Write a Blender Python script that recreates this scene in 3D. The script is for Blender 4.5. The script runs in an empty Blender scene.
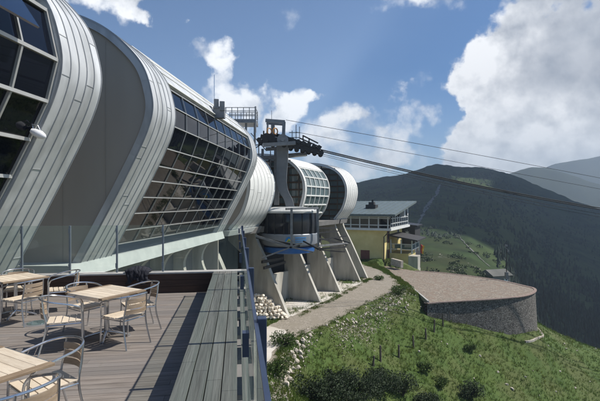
import bpy, math, random
import numpy as np
from mathutils import Vector, Matrix, noise as mnoise
random.seed(7); np.random.seed(7)
R = math.radians
S = 1.265                      # layout units -> metres (eye 1.7 units = 2.15 m over the deck)
F, HZ, CX = 430.0, 203.0, 300.0
scene = bpy.context.scene
COL = scene.collection

def P(px, py, Y):              # point at layout depth Y, layout units
    return ((px-CX)/F*Y, Y, 1.7-(py-HZ)/F*Y)
def G(px, py, z):              # point on the horizontal plane z
    return P(px, py, (1.7-z)*F/(py-HZ))
def lerp(a, b, t): return a+(b-a)*t
def interp(tab, x):
    xs = [t[0] for t in tab]
    return [float(np.interp(x, xs, [t[k] for t in tab])) for k in range(1, len(tab[0]))]

# ------------------------------------------------------------------ mesh builder
class MB:
    def __init__(self): self.v = []; self.f = []; self.mi = []
    def add(self, verts, faces, m=0):
        n = len(self.v); self.v += [tuple(p) for p in verts]
        for f in faces: self.f.append(tuple(i+n for i in f)); self.mi.append(m)
    def box(self, c, s, rz=0.0, m=0, M=None):
        hx, hy, hz = s[0]/2, s[1]/2, s[2]/2
        pts = [Vector((x*hx, y*hy, z*hz)) for x in (-1, 1) for y in (-1, 1) for z in (-1, 1)]
        if M is None: M = Matrix.Rotation(rz, 3, 'Z')
        pts = [M @ p + Vector(c) for p in pts]
        self.add(pts, [(0,1,3,2),(4,6,7,5),(0,4,5,1),(2,3,7,6),(0,2,6,4),(1,5,7,3)], m)
    def beam(self, a, b, w, h, m=0):
        a, b = Vector(a), Vector(b); d = b-a; L = d.length
        if L < 1e-6: return
        q = d.to_track_quat('X', 'Z').to_matrix()
        self.box((a+b)/2, (L, w, h), m=m, M=q)
    def tube(self, pts, r, n=8, m=0, cap=True, closed=False):
        pts = [Vector(p) for p in pts]; N = len(pts)
        rs = r if isinstance(r, (list, tuple)) else [r]*N
        ring = []; prev = None
        for i, p in enumerate(pts):
            if closed: t = pts[(i+1) % N]-pts[i-1]
            else: t = (pts[min(i+1, N-1)]-pts[max(i-1, 0)])
            t.normalize()
            u = prev - t*prev.dot(t) if prev is not None else None
            if u is None or u.length < 1e-4:
                u = t.orthogonal()
            u.normalize(); w = t.cross(u); prev = u
            ring.append([p+(u*math.cos(2*math.pi*k/n)+w*math.sin(2*math.pi*k/n))*rs[i] for k in range(n)])
        vs = [q for rg in ring for q in rg]; fs = []
        for i in range(N if closed else N-1):
            j = (i+1) % N
            for k in range(n):
                k2 = (k+1) % n
                fs.append((i*n+k, i*n+k2, j*n+k2, j*n+k))
        if cap and not closed:
            fs.append(tuple(range(n-1, -1, -1))); fs.append(tuple((N-1)*n+k for k in range(n)))
        self.add(vs, fs, m)
    def prism(self, poly, fn, d0, d1, m=0):   # poly in 2D, fn(u,w,d)->3D
        n = len(poly)
        vs = [fn(u, w, d0) for u, w in poly]+[fn(u, w, d1) for u, w in poly]
        fs = [tuple(range(n)), tuple(range(2*n-1, n-1, -1))]
        for i in range(n):
            j = (i+1) % n; fs.append((i, i+n, j+n, j))
        self.add(vs, fs, m)
    def lathe(self, prof, n=24, c=(0,0,0), m=0):
        vs = []; fs = []
        for r, z in prof:
            for k in range(n):
                a = 2*math.pi*k/n; vs.append((c[0]+r*math.cos(a), c[1]+r*math.sin(a), c[2]+z))
        for i in range(len(prof)-1):
            for k in range(n):
                k2 = (k+1) % n; fs.append((i*n+k, i*n+k2, (i+1)*n+k2, (i+1)*n+k))
        self.add(vs, fs, m)
    def build(self, name, mats, parent=None, sc=1.0, smooth=False, bevel=0, fixn=True, ang=40):
        me = bpy.data.meshes.new(name)
        v = self.v if sc == 1.0 else [(p[0]*sc, p[1]*sc, p[2]*sc) for p in self.v]
        me.from_pydata(v, [], self.f)
        if not isinstance(mats, (list, tuple)): mats = [mats]
        for m_ in mats: me.materials.append(m_)
        if len(mats) > 1: me.polygons.foreach_set('material_index', self.mi)
        me.update()
        if fixn:
            import bmesh
            bm = bmesh.new(); bm.from_mesh(me)
            bmesh.ops.recalc_face_normals(bm, faces=bm.faces); bm.to_mesh(me); bm.free()
        if smooth:
            me.polygons.foreach_set('use_smooth', [True]*len(me.polygons))
            try: me.set_sharp_from_angle(angle=R(ang))
            except Exception: pass
        o = bpy.data.objects.new(name, me); COL.objects.link(o)
        if parent is not None:
            o.parent = parent
            o.matrix_parent_inverse = Matrix.Translation(parent.location).inverted() if parent.get('worldkids') else Matrix()
        if bevel:
            b = o.modifiers.new('bevel', 'BEVEL'); b.width = bevel; b.segments = 2; b.limit_method = 'ANGLE'
        return o

def tag(o, label=None, cat=None, group=None, kind=None):
    if label: o['label'] = label
    if cat: o['category'] = cat
    if group: o['group'] = group
    if kind: o['kind'] = kind
    return o
def thing(name, loc, label, cat, group=None, rz=0, world=False):
    o = bpy.data.objects.new(name, None); COL.objects.link(o)
    o.location = loc; o.rotation_euler = (0, 0, rz); o.empty_display_size = .2
    if world: o['worldkids'] = 1          # its parts are modelled in world coordinates
    return tag(o, label, cat, group)
def kids(o): return [c for c in bpy.data.objects if c.parent is o]
def copy_tree(o, parent=None):
    c = o.copy(); COL.objects.link(c)
    if parent is not None: c.parent = parent
    for ch in kids(o): copy_tree(ch, c)
    return c

# ------------------------------------------------------------------ materials
def mat(name, c1, c2=None, scale=3.0, rough=.6, metal=0.0, bump=0.0, bscale=None, island=0.0, spec=.5,
        stretch=(1,1,1), detail=6, c3=None, scale3=.5, coat=0.0, thr=(.35,.65), world=False, rvar=0.0, rot=0.0, trans=0.0):
    m = bpy.data.materials.new(name); m.use_nodes = True
    nt = m.node_tree; N = nt.nodes; L = nt.links
    b = N['Principled BSDF']
    b.inputs['Roughness'].default_value = rough; b.inputs['Metallic'].default_value = metal
    b.inputs['Specular IOR Level'].default_value = spec
    if coat: b.inputs['Coat Weight'].default_value = coat; b.inputs['Coat Roughness'].default_value = .03
    c2 = c2 or tuple(x*.8 for x in c1)
    tc = N.new('ShaderNodeTexCoord'); mp = N.new('ShaderNodeMapping'); mp.inputs['Scale'].default_value = stretch
    if rot:
        vr = N.new('ShaderNodeVectorRotate'); vr.rotation_type = 'Z_AXIS'; vr.inputs['Angle'].default_value = rot
        L.new(tc.outputs['Object'], vr.inputs['Vector']); L.new(vr.outputs[0], mp.inputs['Vector'])
    else: L.new(tc.outputs['Object'], mp.inputs['Vector'])
    nz = N.new('ShaderNodeTexNoise'); nz.inputs['Scale'].default_value = scale; nz.inputs['Detail'].default_value = detail
    nz.inputs['Roughness'].default_value = .62
    L.new(mp.outputs[0], nz.inputs['Vector'])
    rp = N.new('ShaderNodeValToRGB'); rp.color_ramp.elements[0].position = thr[0]; rp.color_ramp.elements[1].position = thr[1]
    rp.color_ramp.elements[0].color = (*c1, 1); rp.color_ramp.elements[1].color = (*c2, 1)
    L.new(nz.outputs['Fac'], rp.inputs[0]); out = rp.outputs[0]
    if c3:
        n3 = N.new('ShaderNodeTexNoise'); n3.inputs['Scale'].default_value = scale3; n3.inputs['Detail'].default_value = 5
        L.new(mp.outputs[0], n3.inputs['Vector'])
        r3 = N.new('ShaderNodeValToRGB'); r3.color_ramp.elements[0].position = .45; r3.color_ramp.elements[1].position = .62
        L.new(n3.outputs['Fac'], r3.inputs[0])
        mx = N.new('ShaderNodeMix'); mx.data_type = 'RGBA'; L.new(r3.outputs[0], mx.inputs[0]); L.new(out, mx.inputs[6])
        mx.inputs[7].default_value = (*c3, 1); out = mx.outputs[2]
    if island:
        g = N.new('ShaderNodeNewGeometry'); mr = N.new('ShaderNodeMapRange')
        mr.inputs['To Min'].default_value = 1-island; mr.inputs['To Max'].default_value = 1+island
        L.new(g.outputs['Random Per Island'], mr.inputs['Value'])
        hs = N.new('ShaderNodeHueSaturation'); L.new(out, hs.inputs['Color']); L.new(mr.outputs[0], hs.inputs['Value'])
        out = hs.outputs[0]
    L.new(out, b.inputs['Base Color'])
    if trans:
        tl = N.new('ShaderNodeBsdfTranslucent'); L.new(out, tl.inputs['Color']); ms = N.new('ShaderNodeMixShader'); ms.inputs[0].default_value = trans
        L.new(b.outputs[0], ms.inputs[1]); L.new(tl.outputs[0], ms.inputs[2]); L.new(ms.outputs[0], N['Material Output'].inputs['Surface'])
    if rvar:
        mr2 = N.new('ShaderNodeMapRange'); mr2.inputs['To Min'].default_value = max(0, rough-rvar); mr2.inputs['To Max'].default_value = min(1, rough+rvar)
        L.new(nz.outputs['Fac'], mr2.inputs['Value']); L.new(mr2.outputs[0], b.inputs['Roughness'])
    if bump:
        nb = N.new('ShaderNodeTexNoise'); nb.inputs['Scale'].default_value = bscale or scale*3; nb.inputs['Detail'].default_value = 5
        L.new(mp.outputs[0], nb.inputs['Vector'])
        bp = N.new('ShaderNodeBump'); bp.inputs['Strength'].default_value = bump; bp.inputs['Distance'].default_value = .03
        L.new(nb.outputs['Fac'], bp.inputs['Height']); L.new(bp.outputs[0], b.inputs['Normal'])
    return m

M = {}
M['zinc']   = mat('zinc_cladding', (.54,.55,.555), (.66,.67,.675), .7, .42, .25, bump=.09, bscale=1.6, island=.13, c3=(.45,.46,.46), scale3=1.3, stretch=(1,1,.4), rvar=.1)
M['seam']   = mat('zinc_seam', (.33,.34,.35), (.42,.43,.44), 2, .5, .3)
M['seam2'] = mat('dark_panel_joint', (.34,.305,.262), (.375,.335,.29), 2, .7)
M['white']  = mat('white_cladding', (.66,.66,.63), (.74,.74,.71), .8, .45, .0, island=.04, rvar=.1)
M['white_seam'] = mat('white_seam', (.36,.36,.35), (.42,.42,.41), 2, .5)
M['endwall']= mat('end_wall_metal', (.39,.35,.30), (.425,.385,.335), .5, .75, .0, spec=.15, stretch=(1,1,.15), bump=.05, bscale=1)
M['concrete']=mat('concrete', (.41,.39,.335), (.51,.485,.425), .9, .85, bump=.25, bscale=9, c3=(.335,.315,.27), scale3=.8, stretch=(1.6,1.6,.3))
M['concrete_dark']=mat('dark_concrete', (.16,.155,.145), (.21,.20,.19), .9, .9, bump=.2, bscale=7)  # darker concrete for recessed walls, slabs, deck base and hut
M['ledge']  = mat('pale_ledge', (.46,.48,.46), (.55,.57,.54), 1.5, .7, bump=.1)
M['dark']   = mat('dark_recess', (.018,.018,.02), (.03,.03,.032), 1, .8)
M['mullion']= mat('pale_mullion', (.40,.40,.38), (.47,.47,.45), 2, .4, .4)
M['brownframe']=mat('brown_louvre_frame', (.045,.028,.016), (.075,.045,.025), 3, .55)
def glassmat(name, col, rough=.02, ior=1.5, spec=.5):
    m = mat(name, col, tuple(x*1.25 for x in col), .8, rough, 0, spec=spec, coat=.0)
    m.node_tree.nodes['Principled BSDF'].inputs['IOR'].default_value = ior
    return m
M['glass_dark'] = glassmat('dark_window_glass', (.004,.005,.009), ior=1.42)
M['glass_green']= glassmat('green_window_glass', (.08,.115,.115), ior=2.1)  # greenish glass, base colour lifted to stand in for reflected sky
def pane_mat():
    m = bpy.data.materials.new('green_safety_glass'); m.use_nodes = True
    nt = m.node_tree; N = nt.nodes; L = nt.links; N.remove(N['Principled BSDF'])
    t = N.new('ShaderNodeBsdfTransparent'); t.inputs[0].default_value = (.92,.955,.94,1)
    d = N.new('ShaderNodeBsdfDiffuse'); d.inputs[0].default_value = (.45,.55,.52,1)
    g = N.new('ShaderNodeBsdfGlossy'); g.inputs[0].default_value = (1,1,1,1); g.inputs['Roughness'].default_value = .02
    nz = N.new('ShaderNodeTexNoise'); nz.inputs['Scale'].default_value = 1.4; nz.inputs['Detail'].default_value = 5
    mr = N.new('ShaderNodeMapRange'); mr.inputs['To Min'].default_value = .03; mr.inputs['To Max'].default_value = .085
    L.new(nz.outputs['Fac'], mr.inputs['Value'])
    m1 = N.new('ShaderNodeMixShader'); L.new(mr.outputs[0], m1.inputs[0]); L.new(t.outputs[0], m1.inputs[1]); L.new(d.outputs[0], m1.inputs[2])
    lw = N.new('ShaderNodeLayerWeight'); lw.inputs[0].default_value = .5
    pw = N.new('ShaderNodeMath'); pw.operation = 'POWER'; L.new(lw.outputs['Facing'], pw.inputs[0]); pw.inputs[1].default_value = 4.5
    fr = N.new('ShaderNodeMath'); fr.operation = 'MULTIPLY_ADD'; L.new(pw.outputs[0], fr.inputs[0]); fr.inputs[1].default_value = .55; fr.inputs[2].default_value = .02
    m2 = N.new('ShaderNodeMixShader'); L.new(fr.outputs[0], m2.inputs[0]); L.new(m1.outputs[0], m2.inputs[1]); L.new(g.outputs[0], m2.inputs[2])
    L.new(m2.outputs[0], N['Material Output'].inputs[0]); return m
M['pane'] = pane_mat()
M['bluesteel'] = mat('blue_grey_steel', (.04,.055,.095), (.055,.072,.12), 6, .35, .3)
M['postgrey'] = mat('brushed_grey_post', (.17,.205,.235), (.22,.255,.285), 5, .4, .4)
M['deckwood'] = mat('weathered_deck_board', (.145,.120,.102), (.255,.222,.195), 2.2, .75, stretch=(.7,9,3), bump=.3, bscale=9, island=.14, c3=(.19,.17,.155), scale3=.4, rot=-math.atan2(62.5, F))
M['benchwood'] = mat('grey_bench_plank', (.095,.093,.084), (.185,.18,.164), 3, .7, stretch=(11,.35,3), bump=.3, bscale=5, island=.13, c3=(.13,.137,.122), scale3=.5, rot=-math.atan2(62.5, F))
M['darkwood'] = mat('dark_brown_board', (.035,.018,.013), (.06,.032,.022), 3, .7, stretch=(.7,3,8), bump=.2, island=.2)
M['coping'] = mat('pale_coping', (.36,.35,.33), (.44,.43,.40), 5, .7, bump=.1)
M['teak']   = mat('teak_slat', (.56,.46,.345), (.68,.585,.46), 6, .5, stretch=(1,7,3), island=.14, bump=.12, bscale=20)
M['teak_side'] = mat('teak_edge_board', (.20,.14,.09), (.27,.20,.13), 6, .55, stretch=(7,1,3), island=.1)
M['teak_back'] = mat('teak_back_slat', (.25,.185,.125), (.35,.27,.195), 6, .5, stretch=(1,1,7), island=.15)
M['alu']    = mat('aluminium_tube', (.55,.56,.58), (.66,.67,.69), 8, .24, .9, rvar=.06)
M['steel']  = mat('galvanised_steel', (.16,.165,.17), (.23,.235,.24), 3, .5, .3, bump=.05)
M['hanger'] = mat('grey_painted_steel', (.15,.155,.16), (.19,.195,.2), 1.2, .45, .1)
M['black']  = mat('greased_black_iron', (.010,.010,.011), (.025,.024,.024), 5, .5, .1, bump=.2)
M['orange'] = mat('orange_sheave', (.36,.15,.02), (.44,.19,.03), 3, .5)
M['rope']   = mat('steel_rope', (.006,.006,.007), (.012,.012,.013), 20, .85, 0)
M['cabinroof']=mat('pale_cabin_roof', (.42,.43,.42), (.52,.53,.52), 2, .5)
M['cabinbody']=mat('silver_cabin_panel', (.26,.285,.32), (.31,.335,.37), 1.5, .35, .2)
M['cabinglass']=glassmat('tinted_cabin_glass', (.012,.014,.02), ior=1.42)
M['cabinblue']=mat('blue_cabin_skirt', (.02,.115,.36), (.03,.135,.40), 2, .4)
M['logoblue']=mat('logo_blue', (.04,.27,.62)); M['logoyellow']=mat('logo_yellow', (.75,.55,.04)); M['logogreen']=mat('logo_green', (.08,.35,.07))
M['yellow'] = mat('yellow_render', (.66,.53,.22), (.74,.61,.28), .8, .9, bump=.1, c3=(.60,.48,.20), scale3=.3)
M['roofgrey']=mat('grey_green_metal_roof', (.10,.125,.125), (.135,.165,.16), .8, .5, .1, stretch=(4,.4,1))
M['darktimber']=mat('dark_timber_cladding', (.018,.017,.018), (.032,.03,.03), 2, .7, stretch=(6,6,.5), bump=.2)
M['whitewall']=mat('white_wall', (.6,.6,.58), (.68,.68,.66), 2, .8)
M['winframe']=mat('white_window_frame', (.52,.53,.52), (.58,.59,.58), 2, .6)
M['redbrown']=mat('red_brown_door', (.13,.035,.02), (.17,.05,.03), 3, .6)
M['flagred'] = mat('flag_red', (.5,.03,.02)); M['flagyellow'] = mat('flag_yellow', (.7,.38,.03)); M['flagdark']=mat('flag_dark', (.02,.02,.03))
M['rock']   = mat('pale_limestone', (.36,.315,.26), (.52,.475,.41), 3, .9, bump=.5, bscale=8, island=.2, c3=(.36,.31,.25), scale3=2)
M['stonepile']=mat('cream_cut_stone', (.62,.55,.45), (.74,.68,.58), 3, .9, bump=.4, bscale=8, island=.18)
M['cloth']  = mat('dark_navy_cloth', (.008,.009,.016), (.02,.021,.03), 9, .9, bump=.6, bscale=18)
M['post']   = mat('weathered_stake', (.08,.066,.052), (.13,.11,.088), 6, .9, stretch=(4,4,.6))
M['leaf']   = mat('shrub_leaf', (.016,.030,.010), (.035,.058,.020), 4, .75, island=.45, trans=.25)
M['leaf2']  = mat('herb_leaf', (.032,.066,.010), (.070,.115,.022), 4, .75, island=.4, trans=.35)
M['pine']   = mat('conifer_needle', (.012,.024,.014), (.024,.042,.022), .4, .85, island=.35)
M['bark']   = mat('bark', (.05,.035,.025), (.08,.06,.045), 8, .9)
M['blade']  = mat('grass_blade', (.042,.088,.008), (.084,.132,.014), .35, .7, island=.3, trans=.45, c3=(.105,.130,.022), scale3=.45)
M['lamp']   = mat('white_lamp_housing', (.7,.7,.72), (.75,.75,.77), 2, .3)
M['trail']  = mat('stony_trail', (.075,.078,.068), (.16,.155,.14), .12, .95)
M['gravel'] = mat('grey_gravel', (.165,.142,.11), (.35,.31,.255), 7.0, .95, bump=.8, bscale=18, c3=(.235,.205,.16), scale3=1.1, detail=11)
M['yard']   = mat('rusty_gravel_yard', (.125,.10,.075), (.33,.285,.23), 5.5, .95, bump=.8, bscale=16, c3=(.20,.15,.112), scale3=1.6, detail=12, thr=(.4,.62))
M['pavement']=mat('pale_concrete_paving', (.52,.48,.43), (.60,.56,.51), .7, .9, bump=.15, bscale=10, c3=(.46,.42,.36), scale3=.4)
M['brickcap']=mat('red_brick_coping', (.24,.17,.14), (.32,.24,.20), 4, .9, bump=.2)
M['awning_glass'] = glassmat('blue_tinted_glass', (.008,.018,.045), ior=1.7)

def terrain_mat():
    m = mat('alpine_grass_ground', (.035,.070,.008), (.066,.102,.014), .5, .95, bump=.6, bscale=5, c3=(.070,.088,.020), scale3=.3, detail=9, thr=(.3,.7))
    return m
M['ground'] = terrain_mat()
def hill_mat():
    m = bpy.data.materials.new('wooded_hillside'); m.use_nodes = True
    nt = m.node_tree; N = nt.nodes; L = nt.links; b = N['Principled BSDF']
    b.inputs['Roughness'].default_value = .95; b.inputs['Specular IOR Level'].default_value = .1
    tc = N.new('ShaderNodeTexCoord')
    def nz(s, d=8, r=.65):
        n = N.new('ShaderNodeTexNoise'); n.inputs['Scale'].default_value = s; n.inputs['Detail'].default_value = d; n.inputs['Roughness'].default_value = r
        L.new(tc.outputs['Object'], n.inputs['Vector']); return n.outputs['Fac']
    def ramp(f, p0, p1, c0, c1):
        r = N.new('ShaderNodeValToRGB'); e = r.color_ramp.elements
        e[0].position = p0; e[1].position = p1; e[0].color = (*c0, 1); e[1].color = (*c1, 1); L.new(f, r.inputs[0]); return r.outputs[0]
    forest = ramp(nz(.06), .38, .62, (.009,.022,.009), (.040,.066,.022))
    meadow = ramp(nz(.09), .35, .65, (.022,.030,.011), (.052,.054,.023))
    mask = ramp(nz(.0075, 9, .7), .50, .58, (0,0,0), (1,1,1))
    # meadows lie on the low saddle near the yard, woods further off
    sx = N.new('ShaderNodeSeparateXYZ'); L.new(tc.outputs['Object'], sx.inputs[0])
    my = N.new('ShaderNodeMapRange'); my.inputs['From Min'].default_value = 330; my.inputs['From Max'].default_value = 130
    L.new(sx.outputs['Y'], my.inputs['Value'])
    mxr = N.new('ShaderNodeMapRange'); mxr.inputs['From Min'].default_value = 150; mxr.inputs['From Max'].default_value = 88
    wob = N.new('ShaderNodeMath'); wob.operation = 'MULTIPLY_ADD'; L.new(nz(.03, 8, .7), wob.inputs[0]); wob.inputs[1].default_value = 150; L.new(sx.outputs['X'], wob.inputs[2])
    L.new(wob.outputs[0], mxr.inputs['Value'])
    mul = N.new('ShaderNodeMath'); mul.operation = 'MULTIPLY'; L.new(my.outputs[0], mul.inputs[0]); L.new(mxr.outputs[0], mul.inputs[1])
    add = N.new('ShaderNodeMath'); add.operation = 'MAXIMUM'; L.new(mul.outputs[0], add.inputs[0])
    sc_ = N.new('ShaderNodeMath'); sc_.operation = 'MULTIPLY'; sc_.inputs[1].default_value = .10; L.new(mask, sc_.inputs[0]); L.new(sc_.outputs[0], add.inputs[1])
    mx = N.new('ShaderNodeMix'); mx.data_type = 'RGBA'; L.new(add.outputs[0], mx.inputs[0]); L.new(forest, mx.inputs[6]); L.new(meadow, mx.inputs[7])
    tone = ramp(nz(.013, 7, .6), .42, .60, (0,0,0), (.75,.75,.75))
    mt = N.new('ShaderNodeMix'); mt.data_type = 'RGBA'; L.new(tone, mt.inputs[0]); L.new(forest, mt.inputs[6]); mt.inputs[7].default_value = (.056,.078,.026,1); L.new(mt.outputs[2], mx.inputs[6])
    rockm = ramp(nz(.05, 10, .75), .60, .66, (0,0,0), (1,1,1))
    rk = N.new('ShaderNodeMath'); rk.operation = 'MULTIPLY'; L.new(rockm, rk.inputs[0]); L.new(mul.outputs[0], rk.inputs[1])
    m2 = N.new('ShaderNodeMix'); m2.data_type = 'RGBA'; L.new(rk.outputs[0], m2.inputs[0]); L.new(mx.outputs[2], m2.inputs[6]); m2.inputs[7].default_value = (.30,.29,.27,1)
    L.new(m2.outputs[2], b.inputs['Base Color'])
    return m
M['hill'] = hill_mat()
M['farhill'] = mat('distant_mountain', (.020,.030,.018), (.05,.06,.03), .006, .95, spec=.1, detail=9)
def stonewall_mat():
    m = bpy.data.materials.new('dry_stone_wall'); m.use_nodes = True
    nt = m.node_tree; N = nt.nodes; L = nt.links; b = N['Principled BSDF']; b.inputs['Roughness'].default_value = .95
    tc = N.new('ShaderNodeTexCoord'); mp = N.new('ShaderNodeMapping'); mp.inputs['Scale'].default_value = (1,1,1.7); L.new(tc.outputs['Object'], mp.inputs['Vector'])
    v = N.new('ShaderNodeTexVoronoi'); v.inputs['Scale'].default_value = 4.2; L.new(mp.outputs[0], v.inputs['Vector'])
    r = N.new('ShaderNodeValToRGB'); e = r.color_ramp.elements; e[0].color = (.11,.10,.09,1); e[1].color = (.25,.232,.21,1)
    sx = N.new('ShaderNodeSeparateColor'); L.new(v.outputs['Color'], sx.inputs[0]); L.new(sx.outputs[0], r.inputs[0])
    v2 = N.new('ShaderNodeTexVoronoi'); v2.feature = 'DISTANCE_TO_EDGE'; v2.inputs['Scale'].default_value = 4.2; L.new(mp.outputs[0], v2.inputs['Vector'])
    r2 = N.new('ShaderNodeValToRGB'); r2.color_ramp.elements[0].position = .02; r2.color_ramp.elements[1].position = .12; L.new(v2.outputs['Distance'], r2.inputs[0])
    mx = N.new('ShaderNodeMix'); mx.data_type = 'RGBA'; L.new(r2.outputs[0], mx.inputs[0]); mx.inputs[6].default_value = (.035,.033,.03,1); L.new(r.outputs[0], mx.inputs[7])
    L.new(mx.outputs[2], b.inputs['Base Color'])
    bp = N.new('ShaderNodeBump'); bp.inputs['Distance'].default_value = .08; bp.inputs['Strength'].default_value = .8; L.new(r2.outputs[0], bp.inputs['Height']); L.new(bp.outputs[0], b.inputs['Normal'])
    return m
M['stonewall'] = stonewall_mat()

# ------------------------------------------------------------------ profiles and swept shells
def smooth_poly(pts, per=5):
    out = []; n = len(pts)
    for i in range(n-1):
        p0 = pts[max(i-1,0)]; p1 = pts[i]; p2 = pts[i+1]; p3 = pts[min(i+2,n-1)]
        for k in range(per):
            t = k/per
            out.append(tuple(.5*((2*p1[j])+(-p0[j]+p2[j])*t+(2*p0[j]-5*p1[j]+4*p2[j]-p3[j])*t*t+(-p0[j]+3*p1[j]-3*p2[j]+p3[j])*t**3) for j in (0,1)))
    out.append(tuple(pts[-1])); return out
def offset_poly(pts, d):          # positive d = inwards (towards the building)
    out = []; n = len(pts)
    for i in range(n):
        a = Vector(pts[max(i-1,0)]); b = Vector(pts[min(i+1,n-1)]); t = (b-a).normalized()
        nrm = Vector((t[1], -t[0]))             # profile runs from roof (left) round the bulge and down: inward side
        out.append((pts[i][0]-nrm[0]*-d, pts[i][1]-nrm[1]*-d))
    return out
K = .02907
BIG = smooth_poly([(x*K, 1.7+h*K) for x, h in [(-480,208),(-400,207),(-340,203),(-300,196),(-269,187),(-243,174),(-220,154),(-206,135),(-199,113),(-197,95),(-201,76),(-211,52),(-233,8),(-264,-50),(-272,-64)]], 6)
SMALL = smooth_poly([(-9,6.0),(-6,6.05),(-4,6.0),(-2.6,5.78),(-1.4,5.3),(-.6,4.6),(-.15,3.8),(0,3.0),(-.1,2.1),(-.5,1.0),(-1.25,0.05),(-1.4,-.1)], 6)
class Frame:
    def __init__(self, O, a, r): self.O = O; self.a = a; self.r = r
    def p(self, c, s, z): return (self.O[0]+self.a[0]*s+self.r[0]*c, self.O[1]+self.a[1]*s+self.r[1]*c, z)
FB = Frame((0,0), (.116,1), (1,0))
def rotframe(x, y, deg):
    a = R(deg); return Frame((x, y), (math.sin(a), math.cos(a)), (math.cos(a), -math.sin(a)))
def sub(prof, z0, z1, upper=True):
    return [p for p in prof if z0 <= p[1] <= z1]
def shell(mb, fr, prof, s0, s1, th, m=0):
    inn = offset_poly(prof, th); n = len(prof)
    vs = [fr.p(c, s0, z) for c, z in prof]+[fr.p(c, s1, z) for c, z in prof]+[fr.p(c, s0, z) for c, z in inn]+[fr.p(c, s1, z) for c, z in inn]
    fs = []
    for i in range(n-1):
        fs += [(i, i+1, n+i+1, n+i), (2*n+i, 3*n+i, 3*n+i+1, 2*n+i+1), (i, 2*n+i, 2*n+i+1, i+1), (n+i, n+i+1, 3*n+i+1, 3*n+i)]
    fs += [(0, n, 3*n, 2*n), (n-1, 3*n-1, 4*n-1, 2*n-1)]
    mb.add(vs, fs, m)
def cladding(fr, prof, s0, s1, n, name, parent, mat_, seam, th=.22, cross=3):
    """n standing-seam strips, each a slightly separate sheet, with raised seams and staggered cross joints"""
    mb = MB(); w = (s1-s0)/n; joints = []
    for k in range(n):
        # each strip is split at one or two cross joints so that sheets read as separate
        cuts = sorted(random.sample(range(6, len(prof)-6), cross))
        joints += [(k, c_) for c_ in cuts]
        b = [0]+cuts+[len(prof)-1]
        for i in range(len(b)-1):
            shell(mb, fr, prof[b[i]:b[i+1]+1], s0+k*w+.003, s0+(k+1)*w-.003, th-random.uniform(0, .008))
    o = mb.build(name, mat_, parent, S, smooth=True)
    mb = MB(); up = offset_poly(prof, -.018)
    for k in range(n+1):
        s = s0+k*w
        shell(mb, fr, up, s-.007, s+.007, .05)
    lap = offset_poly(prof, -.008)
    for k, c_ in joints:
        a_, b_ = Vector((*lap[c_], 0)), Vector((*lap[c_+1], 0)); d_ = (b_-a_).normalized()*.016
        q = [(a_.x, a_.y), (a_.x+d_.x, a_.y+d_.y)]; shell(mb, fr, q, s0+k*w+.01, s0+(k+1)*w-.01, .03)
    mb.build('standing_seam', seam, o, S, smooth=True)
    return o
def at_z(prof, z):                # bulge side point at height z (lower part first)
    best = None
    for i in range(len(prof)-1):
        a, b = prof[i], prof[i+1]
        if (a[1]-z)*(b[1]-z) <= 0 and a[1] != b[1]:
            t = (z-a[1])/(b[1]-a[1]); best = (a[0]+(b[0]-a[0])*t, z)
            if a[0] > -20: pass
    return best
def glazing(fr, prof, zs, ss, parent, glass, frame, name='window_wall', inset=.10, bar=.05):
    """glass follows the profile between heights zs (top to bottom), stations ss along the axis"""
    gp = offset_poly(prof, inset); st = [at_z(gp, z) for z in zs]
    mb = MB()
    for i in range(len(st)-1):
        for j in range(len(ss)-1):
            (c0, z0), (c1, z1) = st[i], st[i+1]
            q = [(c0, z0, ss[j]), (c0, z0, ss[j+1]), (c1, z1, ss[j+1]), (c1, z1, ss[j])]
            dz = [random.uniform(-.006, .006) for _ in range(2)]       # panes never sit perfectly true
            mb.add([fr.p(c+(dz[0] if k in (0, 3) else dz[1]), s, z) for k, (c, z, s) in enumerate(q)], [(0,1,2,3)])
    o = mb.build(name, glass, parent, S, fixn=False)
    mb = MB(); op = offset_poly(prof, inset-.03); st2 = [at_z(op, z) for z in zs]
    for c, z in st2: mb.beam(fr.p(c, ss[0], z), fr.p(c, ss[-1], z), bar, bar*1.1)
    for s in ss:
        for i in range(len(st2)-1):
            mb.beam(fr.p(st2[i][0]-.005, s, st2[i][1]), fr.p(st2[i+1][0]-.005, s, st2[i+1][1]), bar*.8, bar*.9)
    mb.build('mullion', frame, o, S)
    return o
def endface(fr, prof, s, th, floor, name, parent, m, back=-9):
    mb = MB(); inn = offset_poly(prof, th)
    poly = [(c, z) for c, z in inn if z > floor]+[(inn[-1][0], floor), (min(back, inn[0][0]), floor)]
    mb.prism(poly, lambda u, w, d: fr.p(u, d, w), s, s+.12)
    o = mb.build(name, m, parent, S)
    if m is M['endwall']:
        mb = MB(); c = -1.2+max(p_[0] for p_ in inn)
        while c > back+.5:
            zz = [z for cc_, z in inn if abs(cc_-c) < .4]
            lo_ = floor+.1 if c < inn[-1][0]-.2 else min([z for z in zz] or [0])+.6
            if zz and max(zz)-.35 > lo_: mb.beam(fr.p(c, s-.004, lo_), fr.p(c, s-.004, max(zz)-.35), .012, .02)
            c -= 1.25
        mb.build('panel_joint', M['seam2'], o, S)
    return o

GZ = -6.5
# ------------------------------------------------------------------ the station building
st = thing('cable_car_station', (-8.0, 20.0, GZ*S), 'long silver cable car station with rounded glazed bays on concrete fins', 'building', world=True)
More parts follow.
